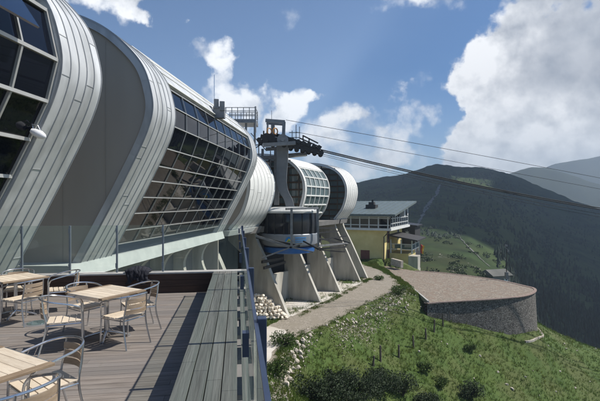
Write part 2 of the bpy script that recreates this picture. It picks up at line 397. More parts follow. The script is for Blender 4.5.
# bay beside the terrace
cladding(FB, BIG, 8.55, 9.9, 5, 'cladding_band', st, M['zinc'], M['seam'])
mbr = MB(); shell(mbr, FB, [p for p in BIG if p[1] > 5.75 or p[0] < -9.0 and p[1] > 4], -6, 8.55, .2); mbr.build('roof', M['zinc'], st, S, smooth=True)
zs0 = [1.7+h*K for h in (131,97,69,43,18,-7,-30,-50)]
w0 = glazing(FB, BIG, zs0, [-4.3,-2.6,-.9,.8,2.5,4.2,5.9,7.6,8.5], st, M['glass_dark'], M['mullion'], bar=.062)
# open top-hung pane of the nearest bay
mb = MB(); hp = at_z(BIG, 5.42)
a, b_ = FB.p(hp[0]+.02, 6.0, 5.42), FB.p(hp[0]+.02, 7.5, 5.42)
a2, b2 = FB.p(-5.44, 6.0, 4.74), FB.p(-5.44, 7.5, 4.74)
mb.add([a, b_, b2, a2], [(0,1,2,3)])
aw = mb.build('open_pane', M['awning_glass'], w0, S, fixn=False)
sm = aw.modifiers.new('thick', 'SOLIDIFY'); sm.thickness = .05
endface(FB, BIG, 9.72, .22, -6.5, 'end_wall', st, M['endwall'], back=-14)
# second bay
cladding(FB, BIG, 12.5, 14.1, 5, 'cladding_band', st, M['zinc'], M['seam'])
endface(FB, BIG, 12.58, .22, -6.5, 'end_wall', st, M['endwall'], back=-14)
mbr = MB()
roofp = [p for p in BIG if p[1] >= 1.7+133*K]
shell(mbr, FB, roofp, 14.1, 25.3, .2); rf = mbr.build('roof', M['zinc'], st, S, smooth=True)
mbr = MB(); up = offset_poly(roofp, -.02)
for i in (-1, -5, -9, -14):
    c, z = up[i]; mbr.beam(FB.p(c, 14.12, z), FB.p(c, 25.2, z), .03, .03)
mbr.build('roof_trim', M['white'], rf, S)
zs1 = [1.7+h*K for h in (130,109,87,62,42,25,6.5,-12,-31,-47)]
glazing(FB, BIG, zs1, [14.12+1.23*k for k in range(10)], st, M['glass_dark'], M['mullion'], bar=.031)
cladding(FB, BIG, 25.22, 26.5, 3, 'cladding_band', st, M['zinc'], M['seam'])
endface(FB, BIG, 26.38, .22, -6.5, 'end_wall', st, M['endwall'], back=-14)
# dark interior behind the glass keeps the bay solid
# ledge under the second bay
mb = MB(); lz = BIG[-1][1]
mb.prism([(BIG[-1][0]+.10, lz+.12), (BIG[-1][0]+.22, lz-.30), (BIG[-1][0]-3, lz-.30), (BIG[-1][0]-3, lz+.12)], lambda u, w, d: FB.p(u, d, w), 11.9, 26.4)
mb.build('sill', M['ledge'], st, S)
mb = MB()
mb.prism([(BIG[-1][0]+.10, lz+.12), (BIG[-1][0]+.22, lz-.30), (BIG[-1][0]-3, lz-.30), (BIG[-1][0]-3, lz+.12)], lambda u, w, d: FB.p(u, d, w), -6, 9.9)
mb.build('sill', M['ledge'], st, S)
# recessed wall under the big bays and curved ribs in front of it
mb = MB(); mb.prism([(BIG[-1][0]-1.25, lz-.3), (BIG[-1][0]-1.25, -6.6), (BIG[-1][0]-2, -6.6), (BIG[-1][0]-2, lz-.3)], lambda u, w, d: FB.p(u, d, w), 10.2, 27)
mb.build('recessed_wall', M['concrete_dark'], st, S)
def finpoly(flip=1):
    f = smooth_poly([(0,-6.55),(1.0,-4.5),(2.0,-2.45),(2.5,-1.55),(2.82,-.9),(2.9,-.5),(2.75,-.2),(2.5,-.06)], 4)
    return f+[(5.4,-.06),(5.4,-1.2),(3.5,-2.6),(3.3,-6.55)]
ribprof = smooth_poly([(.15,-.62),(-.42,-1.0),(-.72,-1.6),(-.62,-2.3),(-.1,-3.3),(1.4,-6.6)], 4)
for y in (12.9, 15.0, 17.3, 19.7, 22.3, 25.0):
    mb = MB(); c0 = BIG[-1][0]
    poly = [(c0+u, lz+.42+z) for u, z in ribprof]+[(c0-1.3, -6.6), (c0-1.3, lz-.28)]
    mb.prism(poly, lambda u, w, d: FB.p(u, d, w), y, y+.32)
    mb.build('buttress_fin', M['concrete'], st, S)
# ribbed white drum
F2 = rotframe(-3.15, 27.17, 15)
cladding(F2, SMALL, 0, 5.0, 7, 'drum', st, M['white'], M['white_seam'], cross=2)
endface(F2, SMALL, .06, .22, -.3, 'end_wall', st, M['endwall']); endface(F2, SMALL, 4.8, .22, -.3, 'end_wall', st, M['endwall'])
mb = MB(); mb.prism([(-1.1,-.05),(-1.25,-.38),(-8,-.38),(-8,-.05)], lambda u, w, d: F2.p(u, d, w), -.6, 5.15); mb.build('sill', M['ledge'], st, S)
# small glazed bay
F3 = rotframe(.42, 36.0, 24)
cladding(F3, SMALL, 0, .4, 1, 'cladding_band', st, M['white'], M['white_seam'], cross=2)
cladding(F3, SMALL, 5.85, 6.05, 1, 'cladding_band', st, M['white'], M['white_seam'], cross=2)
mbr = MB(); shell(mbr, F3, [p for p in SMALL if p[1] >= 4.75], .4, 5.85, .2); mbr.build('roof', M['white'], st, S, smooth=True)
glazing(F3, SMALL, [4.74,3.95,3.15,2.35,1.55,.8,.05], [.42+1.085*k for k in range(6)], st, M['glass_green'], M['white'], inset=.08, bar=.10)
def glazed_end(fr, s, prof, floor, cmin):
    inn = offset_poly(prof, .24); mb = MB()
    poly = [(c, z) for c, z in inn if z > floor and c > cmin]; poly = [(cmin, poly[0][1])]+poly+[(poly[-1][0], floor), (cmin, floor)]
    mb.prism(poly, lambda u, w, d: fr.p(u, d, w), s, s+.06)
    o = mb.build('window_wall', M['glass_green'], st, S, fixn=True)
    mb = MB()
    def top(c):
        best = floor
        for i in range(len(inn)-1):
            a, b = inn[i], inn[i+1]
            if (a[0]-c)*(b[0]-c) <= 0 and a[0] != b[0]: best = max(best, lerp(a[1], b[1], (c-a[0])/(b[0]-a[0])))
        return best
    def low(c):
        zz = [lerp(inn[i][1], inn[i+1][1], (c-inn[i][0])/(inn[i+1][0]-inn[i][0])) for i in range(len(inn)-1) if inn[i][0] > c >= inn[i+1][0]]
        return min(zz) if zz else floor
    c = cmin+.2
    while c < -.3:
        mb.beam(fr.p(c, s-.05, low(c)), fr.p(c, s-.05, top(c)), .09, .09); c += .95
    z = .35
    while z < 5.6:
        cs = [p[0] for p in inn if abs(p[1]-z) < .35]
        if cs: mb.beam(fr.p(cmin, s-.06, z), fr.p(max(cs), s-.06, z), .07, .13)
        z += .62
    mb.build('louvre_frame', M['brownframe'], o, S)
    mb = MB()
    for c_ in (-2.9, -4.9):
        mb.box(fr.p(c_, s-.04, 2.4), (.75, .05, 3.3), rz=math.atan2(fr.r[1], fr.r[0]))
    mb.build('pale_pane', M['glass_green'], o, S)
glazed_end(F3, .12, SMALL, 0, -6.5)
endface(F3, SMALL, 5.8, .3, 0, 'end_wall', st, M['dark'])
# last bay: one wide white band
F4 = rotframe(4.86, 44.5, 28)
cladding(F4, SMALL, 0, 3.2, 6, 'cladding_band', st, M['white'], M['white_seam'], cross=2)
glazed_end(F4, .14, SMALL, 0, -7.0)
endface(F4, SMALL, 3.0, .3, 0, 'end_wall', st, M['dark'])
# link between drum and bays so that no sky shows through
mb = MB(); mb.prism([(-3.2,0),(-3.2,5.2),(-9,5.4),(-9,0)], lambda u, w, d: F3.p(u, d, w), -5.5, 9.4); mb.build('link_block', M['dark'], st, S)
# fins along the docking side
fins = [(-3.05,26.4),(-.76,31.0),(1.77,35.5),(3.78,39.6),(6.37,44.9),(7.43,47.0)]
for i, (x, y) in enumerate(fins):
    fr = rotframe(x, y, 28); mb = MB()
    mb.prism(finpoly(), lambda u, w, d: fr.p(-u, d, w), -.16, .16)
    mb.build('buttress_fin', M['concrete'], st, S, bevel=.02)
for i in range(len(fins)-1):
    (x0, y0), (x1, y1) = fins[i], fins[i+1]; a = math.degrees(math.atan2(x1-x0, y1-y0)); L_ = math.hypot(x1-x0, y1-y0); fr = rotframe(x0, y0, a)
    mb = MB(); mb.prism([(-3.05,-6.55),(-3.05,-4.1),(-3.35,-4.1),(-3.35,-6.55)], lambda u, w, d: fr.p(u, d, w), .15, L_-.15); mb.build('low_wall', M['concrete'], st, S)
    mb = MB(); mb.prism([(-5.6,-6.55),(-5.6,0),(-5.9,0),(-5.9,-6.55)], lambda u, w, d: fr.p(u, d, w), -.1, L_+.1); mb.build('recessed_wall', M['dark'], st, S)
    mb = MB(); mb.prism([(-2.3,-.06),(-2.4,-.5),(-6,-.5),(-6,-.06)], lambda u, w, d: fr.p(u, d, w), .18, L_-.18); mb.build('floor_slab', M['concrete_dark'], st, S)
# small lamp fixed on the nearest band
mb = MB(); lp = Vector(P(32, 131, 8.4))
hd = Vector((.32, .1, -.16)).normalized()
mb.tube([lp-hd*.02, lp+hd*.05, lp+hd*.16, lp+hd*.24, lp+hd*.27], [.045,.075,.085,.05,.01], 12)
fl = mb.build('floodlight', M['lamp'], st, S, smooth=True)
mb = MB(); mb.tube([Vector(FB.p(at_z(BIG, lp.z)[0]-.05, 8.5, lp.z+.05)), lp], .025, 8); mb.build('bracket', M['alu'], fl, S)
mb = MB(); mb.tube([lp+Vector((.02,0,.05)), lp+Vector((.0,0,.13)), lp+Vector((.10,.02,.11)), lp+Vector((.14,.03,.02))], .012, 6); mb.build('yoke', M['alu'], fl, S)

# roof horn unit with antenna
rp = P(219, 107, 19.2)
horn = thing('roof_horn', tuple(x*S for x in rp), 'small grey boxy horn unit on the silver roof edge', 'siren', world=True)
mb = MB()
for k in range(2): mb.box((rp[0]-.12+k*.26, rp[1], rp[2]+.12-k*.1), (.22,.3,.42), rz=.2)
mb.build('horn_box', M['steel'], horn, S, bevel=.02)
mb = MB(); mb.box((rp[0], rp[1]+.05, rp[2]-.25), (.5,.3,.5)); mb.build('base', M['steel'], horn, S)
mb = MB(); mb.tube([(rp[0]-.25, rp[1]+.2, rp[2]-.4), (rp[0]-.25, rp[1]+.2, rp[2]+1.5)], .018, 6); mb.build('antenna', M['alu'], horn, S)

# rooftop platform
pc = P(246, 131, 29.5)
plat = thing('rooftop_platform', tuple(x*S for x in pc), 'grey steel platform with railing standing above the silver roof', 'platform', world=True)
mb = MB(); x0, x1 = P(236,124,29.5)[0], P(257,124,29.5)[0]; zt = P(0,121.5,29.5)[2]
mb.box(((x0+x1)/2, 29.5, zt-.12), (x1-x0, 1.7, .24)); mb.build('deck_grating', M['steel'], plat, S)
for x in (x0+.75, x1-.1):
    mb = MB(); mb.beam((x, 29.0, zt-.2), (x, 29.0, zt-3.6), .13, .13); mb.build('leg', M['steel'], plat, S)
mb = MB()
for x in np.linspace(x0-.55, x1-.04, 6):
    for y in (28.7, 30.3): mb.tube([(x, y, zt-.1), (x, y, zt+.78)], .025, 6)
for z in (.3, .55, .78):
    for y in (28.7, 30.3): mb.tube([(x0-.6, y, zt+z), (x1-.03, y, zt+z)], .022, 6)
    mb.tube([(x1-.03, 28.7, zt+z), (x1-.03, 30.3, zt+z)], .022, 6)
mb.tube([(x1-.02, 28.7, zt-.9), (x1-.02, 28.7, zt+.85)], .06, 6)
mb.build('railing', M['steel'], plat, S)

# ------------------------------------------------------------------ cable car
YC = 33.0
cc = P(289, 230, YC); CRX = cc[0]; CRY = YC+.6
ztop, zw0, zw1, zb = P(0,208,YC)[2], P(0,213,YC)[2], P(0,233,YC)[2], P(0,246,YC)[2]
car = thing('cable_car', (CRX*S, CRY*S, zb*S), 'round silver and blue cable car cabin docked under its grey hanger', 'cable car', world=True)
RC = 2.22
def clathe(prof, name, m, parent=car, smooth=True):
    mb = MB(); mb.lathe(prof, 48, (CRX, CRY, 0)); return mb.build(name, m, parent, S, smooth=smooth)
clathe([(.01,ztop+.1),(1.3,ztop+.08),(1.9,ztop-.02),(RC-.05,ztop-.14),(RC+.06,ztop-.22),(RC+.06,zw0+.02),(RC-.1,zw0)], 'roof', M['cabinroof'])
wb = clathe([(RC-.03,zw0+.03),(RC,zw0-.1),(RC+.03,(zw0+zw1)/2),(RC,zw1)], 'window_band', M['cabinglass'])
mb = MB()
for k in range(20):
    a = 2*math.pi*(k+.5)/20
    mb.beam((CRX+math.cos(a)*(RC+.035), CRY+math.sin(a)*(RC+.035), zw0), (CRX+math.cos(a)*(RC+.035), CRY+math.sin(a)*(RC+.035), zw1), .03, .05)
mb.build('window_bar', M['black'], wb, S)
body = clathe([(RC,zw1+.01),(RC+.05,zw1-.04),(RC+.05,zw1-.5),(RC-.02,zw1-.8),(RC-.25,zb+.05),(1.7,zb),(.01,zb)], 'body', M['cabinbody'])
clathe([(RC-.35,zb-.004),(RC-.2,zb-.05),(RC-.25,zb-.42),(RC-.5,zb-.5),(.01,zb-.5)], 'skirt', M['cabinblue'])
# emblem and two lines of lettering on the panel facing the terrace
def on_panel(ang, z, r=RC+.058): return (CRX+r*math.cos(ang), CRY+r*math.sin(ang), z)
ea = R(-90)+.34*0+.02
def patch(poly, name, m, off=0.0):
    mb = MB(); n = len(poly)
    mb.add([on_panel(a_, z_, RC+.062+off) for a_, z_ in poly]+[on_panel(a_, z_, RC+.045) for a_, z_ in poly],
           [tuple(range(n))]+[(i, (i+1) % n, n+(i+1) % n, n+i) for i in range(n)])
    return mb.build(name, m, body, S)
ez = zw1-.52
arc = [(ea+.13*math.cos(t), ez+.36*math.sin(t)) for t in np.linspace(0, math.pi, 14)]
patch(arc, 'emblem', M['logoblue']); patch([(ea-.085,ez),(ea+.085,ez),(ea,ez+.24)], 'emblem_peak', M['logoyellow'], .01); patch([(ea-.05,ez),(ea+.05,ez),(ea,ez+.12)], 'emblem_meadow', M['logogreen'], .018)
for rowz, x0, h in ((ez+.22,.20,.10),(ez+.06,.20,.08),(ez-.06,.20,.05)):
    a0 = ea+x0; mb = MB()
    for k in range(9):
        a1 = a0+.032
        mb.add([on_panel(a0, rowz, RC+.064), on_panel(a1, rowz, RC+.064), on_panel(a1, rowz+h, RC+.064), on_panel(a0, rowz+h, RC+.064)], [(0,1,2,3)])
        a0 = a1+.012
    mb.build('lettering', M['logoblue'], body, S)
# hanger: S-shaped box column
hc = [(283,140),(282.5,158),(281.5,176),(281.8,184),(284,192),(288,199),(290,206),(290.5,209)]
hw = [.46,.44,.42,.40,.37,.34,.33,.33]
mb = MB(); pts = [P(px_, py_, YC+.5) for px_, py_ in smooth_poly(hc, 4)]
ws = np.interp(np.linspace(0, len(hc)-1, len(pts)), range(len(hc)), hw); n = len(pts)
vs = []
for p, w in zip(pts, ws): vs += [(p[0]-w, p[1]-.3, p[2]), (p[0]+w, p[1]-.3, p[2]), (p[0]+w, p[1]+.3, p[2]), (p[0]-w, p[1]+.3, p[2])]
fs = [(0,1,2,3), tuple(4*(n-1)+k for k in range(4))]
for i in range(n-1):
    for k in range(4): fs.append((4*i+k, 4*i+(k+1) % 4, 4*i+4+(k+1) % 4, 4*i+4+k))
mb.add(vs, fs); mb.build('hanger', M['hanger'], car, S, bevel=.03)
# carriage running on the track ropes: rocking beams with wheels
ca, cb = Vector(P(258,139,YC)), Vector(P(321,152,YC))
cdir = (cb-ca).normalized(); CY0 = YC+.1
mb = MB()
for off in (-.55, .75):
    o_ = Vector((0, off, 0))
    for t0, t1, dz in ((.05,.40,.16),(.42,.70,.14),(.70,.98,.02)):
        mb.beam(ca.lerp(cb, t0)+o_+Vector((0,0,dz)), ca.lerp(cb, t1)+o_+Vector((0,0,dz)), .13, .34)
    mb.beam(ca.lerp(cb, .30)+o_+Vector((0,0,.52)), ca.lerp(cb, .78)+o_+Vector((0,0,.26)), .12, .24)
    mb.beam(ca.lerp(cb, .12)+o_+Vector((0,0,.40)), ca.lerp(cb, .36)+o_+Vector((0,0,.46)), .12, .16)
    for t in np.linspace(.10, .95, 8):
        c = ca.lerp(cb, t)+o_+Vector((0,0,.18)); mb.beam(c, c+Vector((0,0,.36*(1-t)+.12)), .16, .10)
for t in (.2, .45, .7, .92): mb.beam(ca.lerp(cb, t)+Vector((0,-.6,.2)), ca.lerp(cb, t)+Vector((0,.8,.2)), .14, .14)
for t in np.linspace(.38, .95, 8): mb.beam(ca.lerp(cb, t)+Vector((0,-.7,.38-.3*t)), ca.lerp(cb, t)+Vector((.16,-.7,.66-.34*t)), .09, .3)
carr = mb.build('carriage', M['black'], car, S)
for off in (-.55, .75):
    for t in np.linspace(.03, 1.0, 11):
        mb = MB(); c = ca.lerp(cb, t)+Vector((0,off,-.13))
        mb.tube([c+Vector((0,-.09,0)), c+Vector((0,-.05,0)), c+Vector((0,.05,0)), c+Vector((0,.09,0))], [.19,.16,.16,.19], 14)
        mb.build('wheel', M['black'], carr, S, smooth=True)
mb = MB(); h0 = Vector(P(283,141,YC-.15)); mb.tube([h0+Vector((0,-.75,0)), h0+Vector((0,-.62,0))], .42, 20); mb.tube([h0+Vector((0,-.85,0)), h0+Vector((0,-.75,0))], .16, 14); mb.build('hanger_pivot', M['steel'], car, S)

# gantry holding the rope sheaves above the carriage
gt = thing('rope_gantry', (P(285,150,YC)[0]*S, (YC+1.8)*S, 3.0*S), 'grey steel gantry with orange sheaves above the cable car hanger', 'gantry', world=True)
YG = YC+1.7
def gb(name, segs, w, h, m='steel', parent=gt):
    for (a, b, dy) in segs:
        mb = MB(); mb.beam(Vector(P(*a, YG))+Vector((0,dy,0)), Vector(P(*b, YG))+Vector((0,dy,0)), w, h); mb.build(name, M[m], parent, S)
gb('top_beam', [((265.5,120.5),(285,122),0),((265.5,120.5),(285,122),1.0)], .2, .26)
gb('post', [((268,120),(267,136),0)], .14, .14); gb('post', [((284,122),(283.5,136),0)], .26, .26); gb('post', [((272,121),(272.5,136),1)], .3, .3)
gb('cross_beam', [((266,149.5),(296,147.5),-2.6),((266,149.5),(296,147.5),-.2)], .3, .26)
gb('cross_beam', [((284,156),(307,154),0),((250,157),(284,157),.6)], .3, .3)
gb('post', [((262,148),(262,172),.6)], .2, .2); gb('post', [((276,148),(276,205),.8)], .4, .4)
gb('lattice', [((250,132),(266,150),.6),((250,144),(285,144),.6),((258,138),(258,165),.6),((250,150),(266,140),.6),((270,150),(270,170),.6),((252,165),(290,166),.8)], .08, .08)
gb('railing', [((296,124),(296,142),.3),((299.5,126),(299.5,142),.3),((292,129),(292,142),.8),((289,132),(300,132),.3),((289,137),(300,137),.3)], .06, .06)
gb('railing', [((300,139),(318,147),-.4),((303,136),(303,141),-.4),((309,139),(309,144),-.4),((303,136.5),(318,144),-.4)], .07, .1, 'black')
gb('walkway', [((286,157.5),(306,155.5),-.3)], .9, .1)
gb('antenna', [((271.5,110),(271.5,121),.2)], .03, .03)
for px_ in (269.5, 275.5):
    mb = MB(); c = Vector(P(px_, 130.5, YG))
    mb.tube([c+Vector((.17*math.cos(a),-.25+.16*math.cos(a),.24*math.sin(a)-.10)) for a in np.linspace(0, 2*math.pi, 25)[:-1]], .05, 8, closed=True)
    mb.build('sheave', M['orange'], gt, S, smooth=True)

# steel docking frame in front of the cabin
dk = thing('docking_frame', (CRX*S, (YC-3)*S, GZ*S), 'dark steel docking frame and struts around the cable car cabin', 'steel frame', world=True)
def db(name, segs, w, h, m='steel'):
    for (a, b) in segs:
        mb = MB(); mb.beam(P(*a), P(*b), w, h); mb.build(name, M[m], dk, S)
yd = 30.2
db('guide_rail', [((256,236,yd),(291,247,yd)),((318,246,yd+2),(348,243,46))], .10, .15)
db('guide_rail', [((256,237.5,yd+.6),(300,246,yd+.6)),((318,249,yd+3),(346,247,45))], .09, .14, 'black')
db('strut', [((262,258,yd),(302,243,yd)),((290,247,yd),(313,252,yd))], .10, .09)
db('strut', [((303,241,yd+.4),(318,249,yd+.4)),((318,238,yd+4),(347,245,46.2)),((333,238,44),(350,243,44)),((320,250,yd+6),(345,252,46))], .12, .11, 'black')
db('upright', [((291.5,208,yd),(291.5,246,yd))], .17, .17)
db('upright', [((317.5,207,yd+2),(318.5,246,yd+2)),((314,209,yd+2),(317.5,207,yd+2)),((286,209,yd),(318,208,yd+2))], .15, .15)
db('gate_bar', [((310,228,36.5),(335,228,42)),((316,233,36.5),(338,231,43)),((320,240,38),(346,236,45.8))], .10, .10, 'black')
db('cross_beam', [((262,262,31),(283,258,34.5)),((264,268,31),(285,262,34.5))], .14, .2, 'black')

# cables
def cable(pts, r, label):
    mb = MB(); pts = [Vector(p) for p in pts]
    mb.tube(pts, r, 6)
    o = mb.build('cable', M['rope'], None, S, smooth=True); return tag(o, label, 'cable')
def ropeline(p0, p1, y0, y1, r, label, ext=2.2, mid=None):
    a, b = Vector(P(*p0, y0)), Vector(P(*p1, y1)); pts = []
    for t in np.linspace(0, ext, 15):
        q = a+(b-a)*t
        if mid:
            q.z -= mid*4*t*(1-t) if t < 1 else -mid*2*(t-1)*2
        pts.append(q)
    cable(pts, r, label)
ropeline((286,120), (600,178), YG, 40, .018, 'topmost thin cable rising to the gantry beam', mid=-.05)
ropeline((296,132), (600,189), YG, 40, .016, 'thin cable second from the top across the sky')
ropeline((320,149.5), (600,208), YC-.45, 40, .045, 'thick dark track rope on the near side of the carriage', mid=.25)
ropeline((320,151), (600,209.5), YC+.85, 41, .045, 'thick dark track rope on the far side of the carriage', mid=.25)
ropeline((310,151), (600,214), YC+.2, 40, .016, 'thin haul rope just below the thick track ropes', mid=.25)
ropeline((308,152), (600,217), YC+.4, 40, .014, 'lowest thin rope under the track ropes', mid=.25)

# ------------------------------------------------------------------ terrace
BA = math.atan2(62.5, F)                  # bench direction, left of the view axis
bd = Vector((-math.sin(BA), math.cos(BA), 0)); br = Vector((math.cos(BA), math.sin(BA), 0))
def T(u, v, z): return tuple(br*u+bd*v+Vector((0,0,z)))       # metres: u right of the bench edge line, v along it
WALLV = 10.62; EYE = 2.15
mb = MB(); v = -3.0
while v < WALLV-.02:
    x0 = -9.6
    while x0 < -.1:
        x1 = min(x0+random.choice((2.4, 3.0, 3.6, 4.0)), -.06)
        if x1 > -.5: x1 = -.06
        mb.box(T((x0+x1)/2, v+.068, -.013), (x1-x0-.004, .134, .026), rz=BA); x0 = x1
    v += .14
dk_ = mb.build('deck', M['deckwood'], None); tag(dk_, kind='structure')
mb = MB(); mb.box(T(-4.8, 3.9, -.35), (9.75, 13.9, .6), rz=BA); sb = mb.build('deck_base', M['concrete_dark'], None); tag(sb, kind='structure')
mb = MB(); mb.box(T(-4.8, 3.9, -4.5), (9.3, 13.5, 7.6), rz=BA); sb = mb.build('terrace_foundation', M['concrete'], None); tag(sb, kind='structure')
# bench
bn = thing('bench', T(-.3, 4.0, 0), 'long grey plank bench along the glass railing edge', 'bench', world=True)
mb = MB(); BW = .575; npk = 4
for k in range(npk):
    a0, a1 = -BW*(1-k/npk), -BW*(1-(k+1)/npk)
    cuts = [-2.5, 1.2+k*.3, 4.6-k*.25, 8.0+.2*k, WALLV-.03]
    for i in range(4):
        mb.box(T((a0+a1)/2, (cuts[i]+cuts[i+1])/2, .478), (a1-a0-.009, cuts[i+1]-cuts[i]-.004, .034), rz=BA)
mb.build('seat', M['benchwood'], bn, bevel=.004)
mb = MB()
for k in range(3): mb.box(T(-BW+.03, 4.05, .078+.155*k), (.03, 13.05, .148), rz=BA)
mb.build('front_panel', M['darkwood'], bn)
mb = MB(); mb.box(T(.068, 4.05, .44), (.05, 13.0, .03), rz=BA); mb.box(T(.115, 4.05, .43), (.04, 13.0, .03), rz=BA); mb.build('edge_board', M['benchwood'], bn)
for k in range(12):
    mb = MB(); mb.box(T(.02, .6+k*.9, .36), (.05, .42, .05), rz=BA); mb.build('pale_gap_block', M['coping'], bn)  # pale blocks added to stand for bright paving glimpsed through the gap
mb = MB(); mb.box(T(-.3, 4.05, .2), (.4, 12.9, .42), rz=BA); mb.build('bench_core', M['dark'], bn)
# low back wall
lw = thing('low_wall', T(-5, WALLV, 0), 'low dark brown boarded wall with pale coping at the terrace end', 'wall', world=True)
mb = MB()
for k in range(3): mb.box(T(-5.16, WALLV+.03, .08+.155*k), (9.1, .05, .148), rz=BA)
mb.build('board_panel', M['darkwood'], lw)
mb = MB(); mb.box(T(-4.85, WALLV+.11, .478), (9.9, .26, .04), rz=BA); mb.build('coping', M['coping'], lw, bevel=.006)
# glass railings
def rail_post(parent, u, v, z0, z1, w, d, clampdir, pm='bluesteel'):
    mb = MB(); mb.box(T(u, v, (z0+z1)/2), (w, d, z1-z0), rz=BA); p = mb.build('post', M[pm], parent, bevel=.004)
    for z in (z0+.32*(z1-z0)*.5, z1-.12):
        mb = MB(); c = T(u+clampdir[0], v+clampdir[1], z); mb.box(c, (.05 if clampdir[0] == 0 else .03, .03 if clampdir[0] == 0 else .05, .11), rz=BA)
        mb.build('clamp', M[pm], p)
fr_ = thing('glass_railing', T(-5, WALLV+.12, .5), 'greenish glass railing on the low wall behind the cafe tables', 'railing', world=True)
vv = WALLV+.12
def u_at(px, v):      # lateral offset at which (px) is seen on line v
    k = (px-CX)/F   # X = k*Y
    # X = br.x*u + bd.x*v ; Y = br.y*u + bd.y*v
    return (k*bd.y*v-bd.x*v)/(br.x-k*br.y)
us = [u_at(p_, vv) for p_ in (-120, -73, -26, 22, 70, 117, 163, 201)]+[.06]
ZP = EYE-21.5*(vv*bd.y)/F
for k, u in enumerate(us[:7]):
    rail_post(fr_, u, vv, .49, ZP, .04, .045, (0, -.03), 'postgrey')
for k in range(len(us)-1):
    if k == 6: a0, a1 = us[6]+.03, us[8]-.05
    elif k == 7: continue
    else: a0, a1 = us[k]+.03, us[k+1]-.03
    mb = MB(); mb.box(T((a0+a1)/2, vv, (.53+ZP)/2), (a1-a0, .014, ZP-.53), rz=BA); mb.build('pane', M['pane'], fr_)
rr = thing('glass_railing', T(.1, 4, .4), 'glass railing with blue steel posts beside the long bench', 'railing', world=True)
vs_ = [-1.15, .42, 2.02, 3.58, 5.18, 6.7, 8.35, 10.2]
for v in vs_:
    rail_post(rr, .112, v, .05, 1.615, .045, .055, (-.075, 0))
for k in range(len(vs_)-1):
    a0, a1 = vs_[k]+.03, vs_[k+1]-.03
    mb = MB(); mb.box(T(.085, (a0+a1)/2, 1.03), (.014, a1-a0, 1.1), rz=BA); pn = mb.build('pane', M['pane'], rr)
mb = MB(); mb.box(T(.085, 4.5, 1.59), (.018, 11.5, .014), rz=BA); mb.build('handrail', M['bluesteel'], rr)

# dark jacket heap on the wall
mb = MB(); ju = u_at(138, WALLV); nx, ny = 44, 30; vs = []
for i in range(nx):
    for j in range(ny):
        s_, t = i/(nx-1), j/(ny-1); w_ = .24+.05*math.sin(t*5+1)+.04*t
        u = ju+(s_-.5)*2*w_+.02*mnoise.noise((s_*5, t*6, 1)); arch = (1-abs(2*s_-1)**3)
        fold = .030*math.sin(s_*19+2.5*mnoise.noise((s_*3, t*2, 4)))+.03*mnoise.noise((s_*6, t*5, 9))
        if t < .35: k = t/.35; vq, z = WALLV+.22-.24*k, .515+arch*(.05+.05*math.sin(k*math.pi))+.6*abs(fold)
        else: k = (t-.35)/.65; vq, z = WALLV-.03-.03*arch-abs(fold)*min(1, 3*k), .53-.30*k*(.8+.2*math.sin(s_*9+1))+arch*.05*(1-k)
        vs.append(T(u, vq, z))
mb.add(vs, [(i*ny+j, (i+1)*ny+j, (i+1)*ny+j+1, i*ny+j+1) for i in range(nx-1) for j in range(ny-1)])
jk = mb.build('jacket', M['cloth'], None, smooth=True, ang=180, fixn=False)
jk.modifiers.new('thick', 'SOLIDIFY').thickness = .025
tag(jk, 'dark navy jacket draped over the low wall behind the middle table', 'jacket')
# in-floor light
def GR(px, py, z):
    Y = (EYE-z)*F/(py-HZ); return Vector(((px-CX)/F*Y, Y, z))
dl = thing('deck_light', GR(37.5, 323, 0), 'round greenish glass light set flush in the deck boards', 'floor light')
mb = MB(); mb.lathe([(.01,.006),(.20,.006),(.22,.004),(.235,.0)], 28); mb.build('rim', M['steel'], dl)
mb = MB(); mb.lathe([(.01,.016),(.14,.015),(.17,.007)], 28); mb.build('lens', M['glass_green'], dl)

# ------------------------------------------------------------------ cafe furniture
def make_table(label, group):
    t = thing('cafe_table', (0,0,0), label, 'table', group)
    mb = MB(); W, D = .92, .80
    for k in range(7):
        mb.box((0, -D/2+.01+(k+.5)*(D-.02)/7, .728), (W-.165, (D-.02)/7-.003, .024))
    tp = mb.build('tabletop', M['teak'], t, bevel=.003)
    mb = MB()
    for s_ in (-1, 1): mb.box((s_*(W/2-.04), 0, .728), (.078, D, .026))
    mb.build('end_board', M['teak_side'], tp, bevel=.003)
    mb = MB()
    for s_ in (-1, 1): mb.box((0, s_*(D/2-.006), .714), (W-.16, .014, .05)); 
    for s_ in (-1, 1): mb.box((s_*(W/2-.09), 0, .705), (.02, D-.06, .02))
    mb.build('apron', M['alu'], t)
    mb = MB(); mb.tube([(0,0,.03),(0,0,.715)], .032, 14); mb.build('pedestal', M['alu'], t, smooth=True)
    for k in range(4):
        a = math.pi/4+k*math.pi/2; mb = MB()
        mb.tube([(.03*math.cos(a), .03*math.sin(a), .10), (.16*math.cos(a), .16*math.sin(a), .075), (.34*math.cos(a), .34*math.sin(a), .022)], [.026,.022,.018], 10)
        mb.tube([(.34*math.cos(a), .34*math.sin(a), 0), (.34*math.cos(a), .34*math.sin(a), .03)], .026, 10)
        mb.build('foot', M['alu'], t, smooth=True)
    return t
